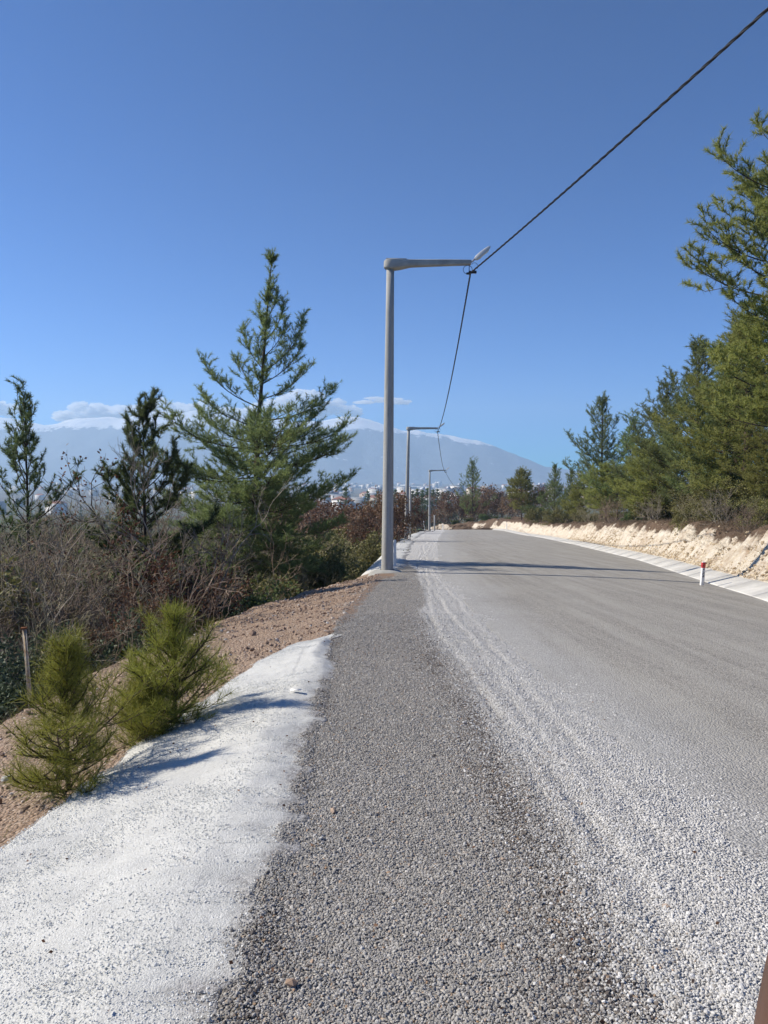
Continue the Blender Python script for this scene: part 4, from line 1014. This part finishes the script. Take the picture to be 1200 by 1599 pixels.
for (px, py, d, lean, lab) in ((605, 897, 23.7, .010, 'nearest concrete lamp post, tallest in view, at the edge of the gravel shoulder'), (634.5, 838.5, 65, .022, 'middle lamp post of the three, standing behind the nearest one'), (671, 828, 119, .004, 'farthest of the three lamp posts, at the bend of the road')):
    x = (px-CX)/FPX*d; posts.append(lamp_post(lab, (x, d, float(zroad(d))-.02), lean, 'lamp posts along the road'))
def arm_end(t): 
    m = Matrix.Translation(t.location) @ t.rotation_euler.to_matrix().to_4x4(); return m @ Vector((2.44, 0, HP-.23))
def cable(a, b, sag, label, r=.014, tw=.42):
    a, b = Vector(a), Vector(b); n = max(60, int((b-a).length*7)); s = np.linspace(0, 1, n)
    P = np.array(a)[None]*(1-s)[:, None]+np.array(b)[None]*s[:, None]; P[:, 2] -= 4*sag*s*(1-s)
    Ln = (b-a).length; T = unit(np.gradient(P, axis=0)); U = unit(np.cross(T, [0, 0, 1.])); W = np.cross(T, U)
    mb = MB()
    for k in range(3):
        ph = s*Ln/tw*2*PI/2.2+k*2*PI/3
        mb.tube(P+r*1.15*(np.cos(ph)[:, None]*U+np.sin(ph)[:, None]*W), r, 5)
    return tag(link('power_cable', mb.mesh('power_cable', M_cable, True)), label, 'cable', 'power cables between the lamp posts')
e1, e2, e3 = map(arm_end, posts)
cable(e1, (11.4, -17, 10.35), .55, 'thick twisted cable running from the nearest lamp post up out of the top right corner', .0135)
cable(e1, e2, .75, 'cable hanging between the nearest and the middle lamp post')
cable(e2, e3, .9, 'cable hanging between the middle and the farthest lamp post')
cable(e3, (17, 165, float(zroad(165))+9), .9, 'cable end running on beyond the farthest lamp post')

# thin grey poles beyond the second post
for (px, py, top, d, lab) in ((641, 836, 762, 76, 'thin grey pole just right of the middle lamp post'), (679, 828, 805, 123, 'short grey pole right of the farthest lamp post'), (697, 803, 783, 250, 'distant thin pole standing by the green field')):
    x = (px-CX)/FPX*d; z = tz(x, d); h = EYE+ray(px, top)[2]*d-z
    t = thing('grey_pole', lab, 'pole', (x, d, z)); mb = MB(); mb.tube([(0, 0, -.3), (0, 0, h)], .07+d*.0004, 10); link('shaft', mb.mesh('shaft', M_pole, True), t)
    mb = MB(); mb.tube([(0, 0, h), (0, 0, h+.06)], .085+d*.0004, 10); link('cap', mb.mesh('cap', M_galv, True), t)

# ------------------------------------------------------------------ roadside posts
DIGITS = ('11111', '10101', '11101', '10111')
def delineator(px, py, top, d, label, lean=0.0, text=False, red=True):
    x = (px-CX)/FPX*d; z = float(zroad(d)+xfall(x, d)); h = EYE+ray(px, top)[2]*d-z
    t = thing('marker_post', label, 'marker post', (x, d, z-.02), 0, 'marker posts along the road'); t.rotation_euler = (0, lean, .15)
    mb = MB(); V = []
    for q, (w, dp) in ((-.2, (.055, .04)), (0, (.052, .038)), (h*.97, (.046, .033)), (h, (.034, .025))):
        a = [(-1, -1), (1, -1), (1, 1), (-1, 1)]; V += [(u*w, v*dp, q) for u, v in a]
    F = [[i*4+j, i*4+(j+1) % 4, i*4+4+(j+1) % 4, i*4+4+j] for i in range(3) for j in range(4)]+[[12, 13, 14, 15]]
    link('body', bevel(mesh_np('body', V, [np.array(F)], M_white), .01, 2, .5), t)
    if red:
        mb = MB(); mb.box((.0, -.0, h*.86), (.099, .074, h*.23)); link('red_band', bevel(mb.mesh('red_band', M_red), .008), t)
    if text:
        for k, zc in enumerate((.70, .60, .51, .42)):
            mb = MB(); gl = ('11101', '01110', '10111', '11101')[k]
            for r_ in range(2):
                for c_ in range(3):
                    if gl[(r_*3+c_) % 5] == '1': mb.box(((c_-1)*.018, -.0385+.005*zc, h*zc+(r_-.5)*.03), (.016, .004, .022))
            link('mark', mb.mesh('mark', M_black), t)
    return t
delineator(1099, 914, 876, 21.5, 'white roadside marker post with red top and black marks in front of the cream bank', .06, True)
delineator(617, 890, 842, 26, 'white marker post half hidden behind the nearest lamp post', 0, False, False)
delineator(664, 828, 813, 118, 'small white marker post just left of the farthest lamp post', -.12, False, False)
delineator(692, 827, 818, 132, 'tiny pale marker post right of the farthest lamp post', 0, False, False)
x_, y_ = float(ev(K_, 118))+KW*.6, 118
delineator(792, 829, 816, 131, 'pale marker post below the lone roadside pine', 0, False, False)
# flaking stake on the embankment
g = Vector((-4.42, 9.5, tz(-4.42, 9.5)-.04)); h = EYE+ray(47, 981)[2]*g.y-g.z
t = thing('metal_stake', 'thin metal stake with flaking cream paint and rust standing on the embankment edge', 'stake', g); t.rotation_euler = (0, -.055, .4)
mb = MB(); w = .021
mb.box((0, w*.8, h/2-.1), (w*2, .006, h+.2)); mb.box((-w, 0, h/2-.1), (.006, w*1.6, h+.2)); mb.box((w, 0, h/2-.1), (.006, w*1.6, h+.2))
link('shaft', mb.mesh('shaft', M_stake), t)
mb = MB(); mb.box((0, 0, h+.008), (.075, .06, .02)); link('cap', bevel(mb.mesh('cap', M_rust), .005), t)

# ------------------------------------------------------------------ town on the plain
W_mats = [plain('render_white', (.72, .70, .66), .9, .1, 0, .08, .05), plain('render_cream', (.6, .54, .44), .9, .1, 0, .08, .05), plain('render_grey', (.42, .42, .42), .9, .1, 0, .1, .05), plain('render_ochre', (.55, .40, .28), .9, .1, 0, .1, .05)]
M_roof = plain('red_tile_roof', (.30, .13, .085), .9, .1, 0, .2, .3); M_roofg = plain('sheet_roof', (.55, .57, .6), .6, .2, 0, .08, .1)
M_win = plain('dark_window', (.05, .06, .07), .2, .5, 0, .2, 1)
def block_meshes(w, dpt, fl, m, gable=True):
    h = fl*3.0; mb = MB(); mb.box((0, 0, h/2-2), (w, dpt, h+4))
    for f in range(1, fl): mb.box((0, -dpt/2-.5, f*3.0), (w*.55, 1.0, .9))          # balcony bands
    wall = mb.mesh('wall', m)
    rb = MB(); e = .6
    if gable:
        V = [(-w/2-e, -dpt/2-e, h), (w/2+e, -dpt/2-e, h), (w/2+e, dpt/2+e, h), (-w/2-e, dpt/2+e, h), (-w/2+dpt*.35, 0, h+dpt*.24), (w/2-dpt*.35, 0, h+dpt*.24)]
        rb.add(V, [[0, 1, 5, 4], [2, 3, 4, 5]]); rb.add(V, [[1, 2, 5], [3, 0, 4], ]); rb.add(V, [[3, 2, 1, 0]])
    else: rb.box((0, 0, h+.4), (w+.8, dpt+.8, .8)); rb.box((w*.2, 0, h+1.8), (3.5, 3.5, 2.6))
    roof = rb.mesh('roof', M_roof if gable else M_roofg)
    wn_ = MB(); wn_.box((0, 0, 0), (1.6, .16, 1.5)); win = wn_.mesh('window', M_win)
    spots = [(-w/2+2+i*(w-4)/max(int(w/5), 1), -dpt/2-.05, f*3+1.8) for f in range(fl) for i in range(int(w/5)+1)]
    return wall, roof, win, spots
protos = [block_meshes(22, 14, 5, W_mats[0]), block_meshes(16, 13, 4, W_mats[1]), block_meshes(26, 14, 6, W_mats[2], False), block_meshes(14, 12, 3, W_mats[3]), block_meshes(20, 14, 7, W_mats[0], False)]
def block(k, px, py, d, label, group, parts, s=1):
    x = (px-CX)/FPX*d; z = min(tz(x, d), EYE+ray(px, py)[2]*d) if py else tz(x, d)
    wall, roof, win, spots = protos[k]
    t = thing('apartment_block', label, 'building', (x, d, z-.5), random.uniform(-.5, .5), group, s)
    link('wall', wall, t); link('roof', roof, t)
    if parts:
        for sp in spots: link('window', win, t, sp)
rb_ = random.Random(8)
near_b = ((762, 1180, 0), (776, 1220, 4), (790, 1150, 2), (801, 1250, 1), (688, 1350, 1), (700, 1300, 0), (714, 1320, 4), (655, 1500, 2))
for (px, d, k) in near_b: block(k, px, None, d, 'pale apartment block with rows of dark windows on the near edge of the town', 'nearer apartment blocks of the town', True)
def in_view_spot():
    while True:
        q = rb_.random(); d = 1300+5200*q**1.6; px = rb_.choice((rb_.uniform(520, 960), rb_.uniform(520, 960), rb_.uniform(-20, 540)))
        if px > 700 and d > 2600 and rb_.random() < .5: continue
        return px, d
for i in range(230):
    px, d = in_view_spot(); block(rb_.randrange(5), px, None, d, 'tiny pale building in the hazy town on the plain', 'far buildings of the town', False, rb_.uniform(.8, 1.5))
shed = MB(); shed.box((0, 0, 4), (150, 60, 12)); shed_m = shed.mesh('wall', W_mats[0]); rf = MB(); rf.box((0, 0, 10.8), (154, 64, 1.6)); shed_r = rf.mesh('roof', M_roofg)
for i, (px, d) in enumerate(((548, 4300), (590, 4400), (520, 4600), (625, 4200), (660, 4500), (210, 3800), (130, 4000), (280, 4300), (570, 5200), (640, 5400))):
    x = (px-CX)/FPX*d; t = thing('factory_shed', 'long white factory shed on the far plain', 'building', (x, d, tz(x, d)), rb_.uniform(-.25, .25), 'factory sheds on the plain', rb_.uniform(.7, 1.2))
    link('wall', shed_m, t); link('roof', shed_r, t)


# ------------------------------------------------------------------ the hand whose finger edge shows in the lower right corner
def m_skin(nt, b):
    v = coord(nt); n = noise(nt, v, 60, 6, .6)
    nt.links.new(ramp(nt, n, [(.3, (.075, .042, .03)), (.7, (.115, .064, .045))]), b.inputs['Base Color'])
    b.inputs['Subsurface Weight'].default_value = .15; b.inputs['Subsurface Radius'].default_value = (.008, .003, .002)
    bump(nt, b, noise(nt, v, 400, 4), .25, .0006)
M_skin = mat('skin', m_skin, .55, .35)
def skin_body(name, pts, edges, m, parent=None, sub=2):
    V = np.array([p[:3] for p in pts]); me = bpy.data.meshes.new(name); me.from_pydata([tuple(v) for v in V], edges, []); me.materials.append(m)
    o = link(name, me, parent); sk = o.modifiers.new('skin', 'SKIN'); sk.use_smooth_shade = True
    for i, p in enumerate(pts):
        d = me.skin_vertices[0].data[i]; d.radius = (p[3], p[3]); d.use_root = i == 0
    sb = o.modifiers.new('smooth', 'SUBSURF'); sb.levels = sb.render_levels = sub
    return o
def view_pt(x, y, d):                                   # metres right of, above and ahead of the lens
    return (x, d*math.cos(PITCH)+y*math.sin(PITCH), EYE-d*math.sin(PITCH)+y*math.cos(PITCH))
hp = lambda x, y, d, r: (*view_pt(x, y, d), r)
pts = [hp(.098, -.172, .135, .026), hp(.115, -.245, .15, .024), hp(.15, -.36, .16, .030), hp(.185, -.47, .15, .036),   # palm, wrist, forearm
       hp(.078, -.140, .128, .012), hp(.0677, -.112, .121, .0104), hp(.0674, -.086, .120, .0100), hp(.0703, -.062, .119, .0085),   # index finger
       hp(.098, -.132, .120, .0115), hp(.098, -.102, .105, .0088), hp(.099, -.100, .082, .0082), hp(.099, -.118, .074, .0065),     # middle, bent
       hp(.116, -.136, .122, .011), hp(.118, -.110, .106, .0084), hp(.118, -.110, .084, .0078), hp(.117, -.128, .077, .0062),      # ring, bent
       hp(.131, -.146, .126, .0095), hp(.135, -.126, .112, .0074), hp(.134, -.126, .094, .0068), hp(.133, -.140, .088, .0055),     # little, bent
       hp(.082, -.190, .118, .013), hp(.080, -.170, .096, .0105), hp(.086, -.150, .082, .0085)]                                     # thumb
ed = [(0, 1), (1, 2), (2, 3), (0, 4), (4, 5), (5, 6), (6, 7), (0, 8), (8, 9), (9, 10), (10, 11), (0, 12), (12, 13), (13, 14), (14, 15), (0, 16), (16, 17), (17, 18), (18, 19), (0, 20), (20, 21), (21, 22)]
hand = skin_body('hand', pts, ed, M_skin); tag(hand, 'brown skinned hand at the lower right corner, only the edge of one finger in view', 'hand')
skin_body('sleeve', [hp(.145, -.345, .16, .040), hp(.17, -.42, .155, .044), hp(.21, -.54, .14, .050), hp(.24, -.64, .10, .056)], [(0, 1), (1, 2), (2, 3)], plain('dark_cloth', (.03, .032, .04), .95, .1, 0, .2, 40), hand)
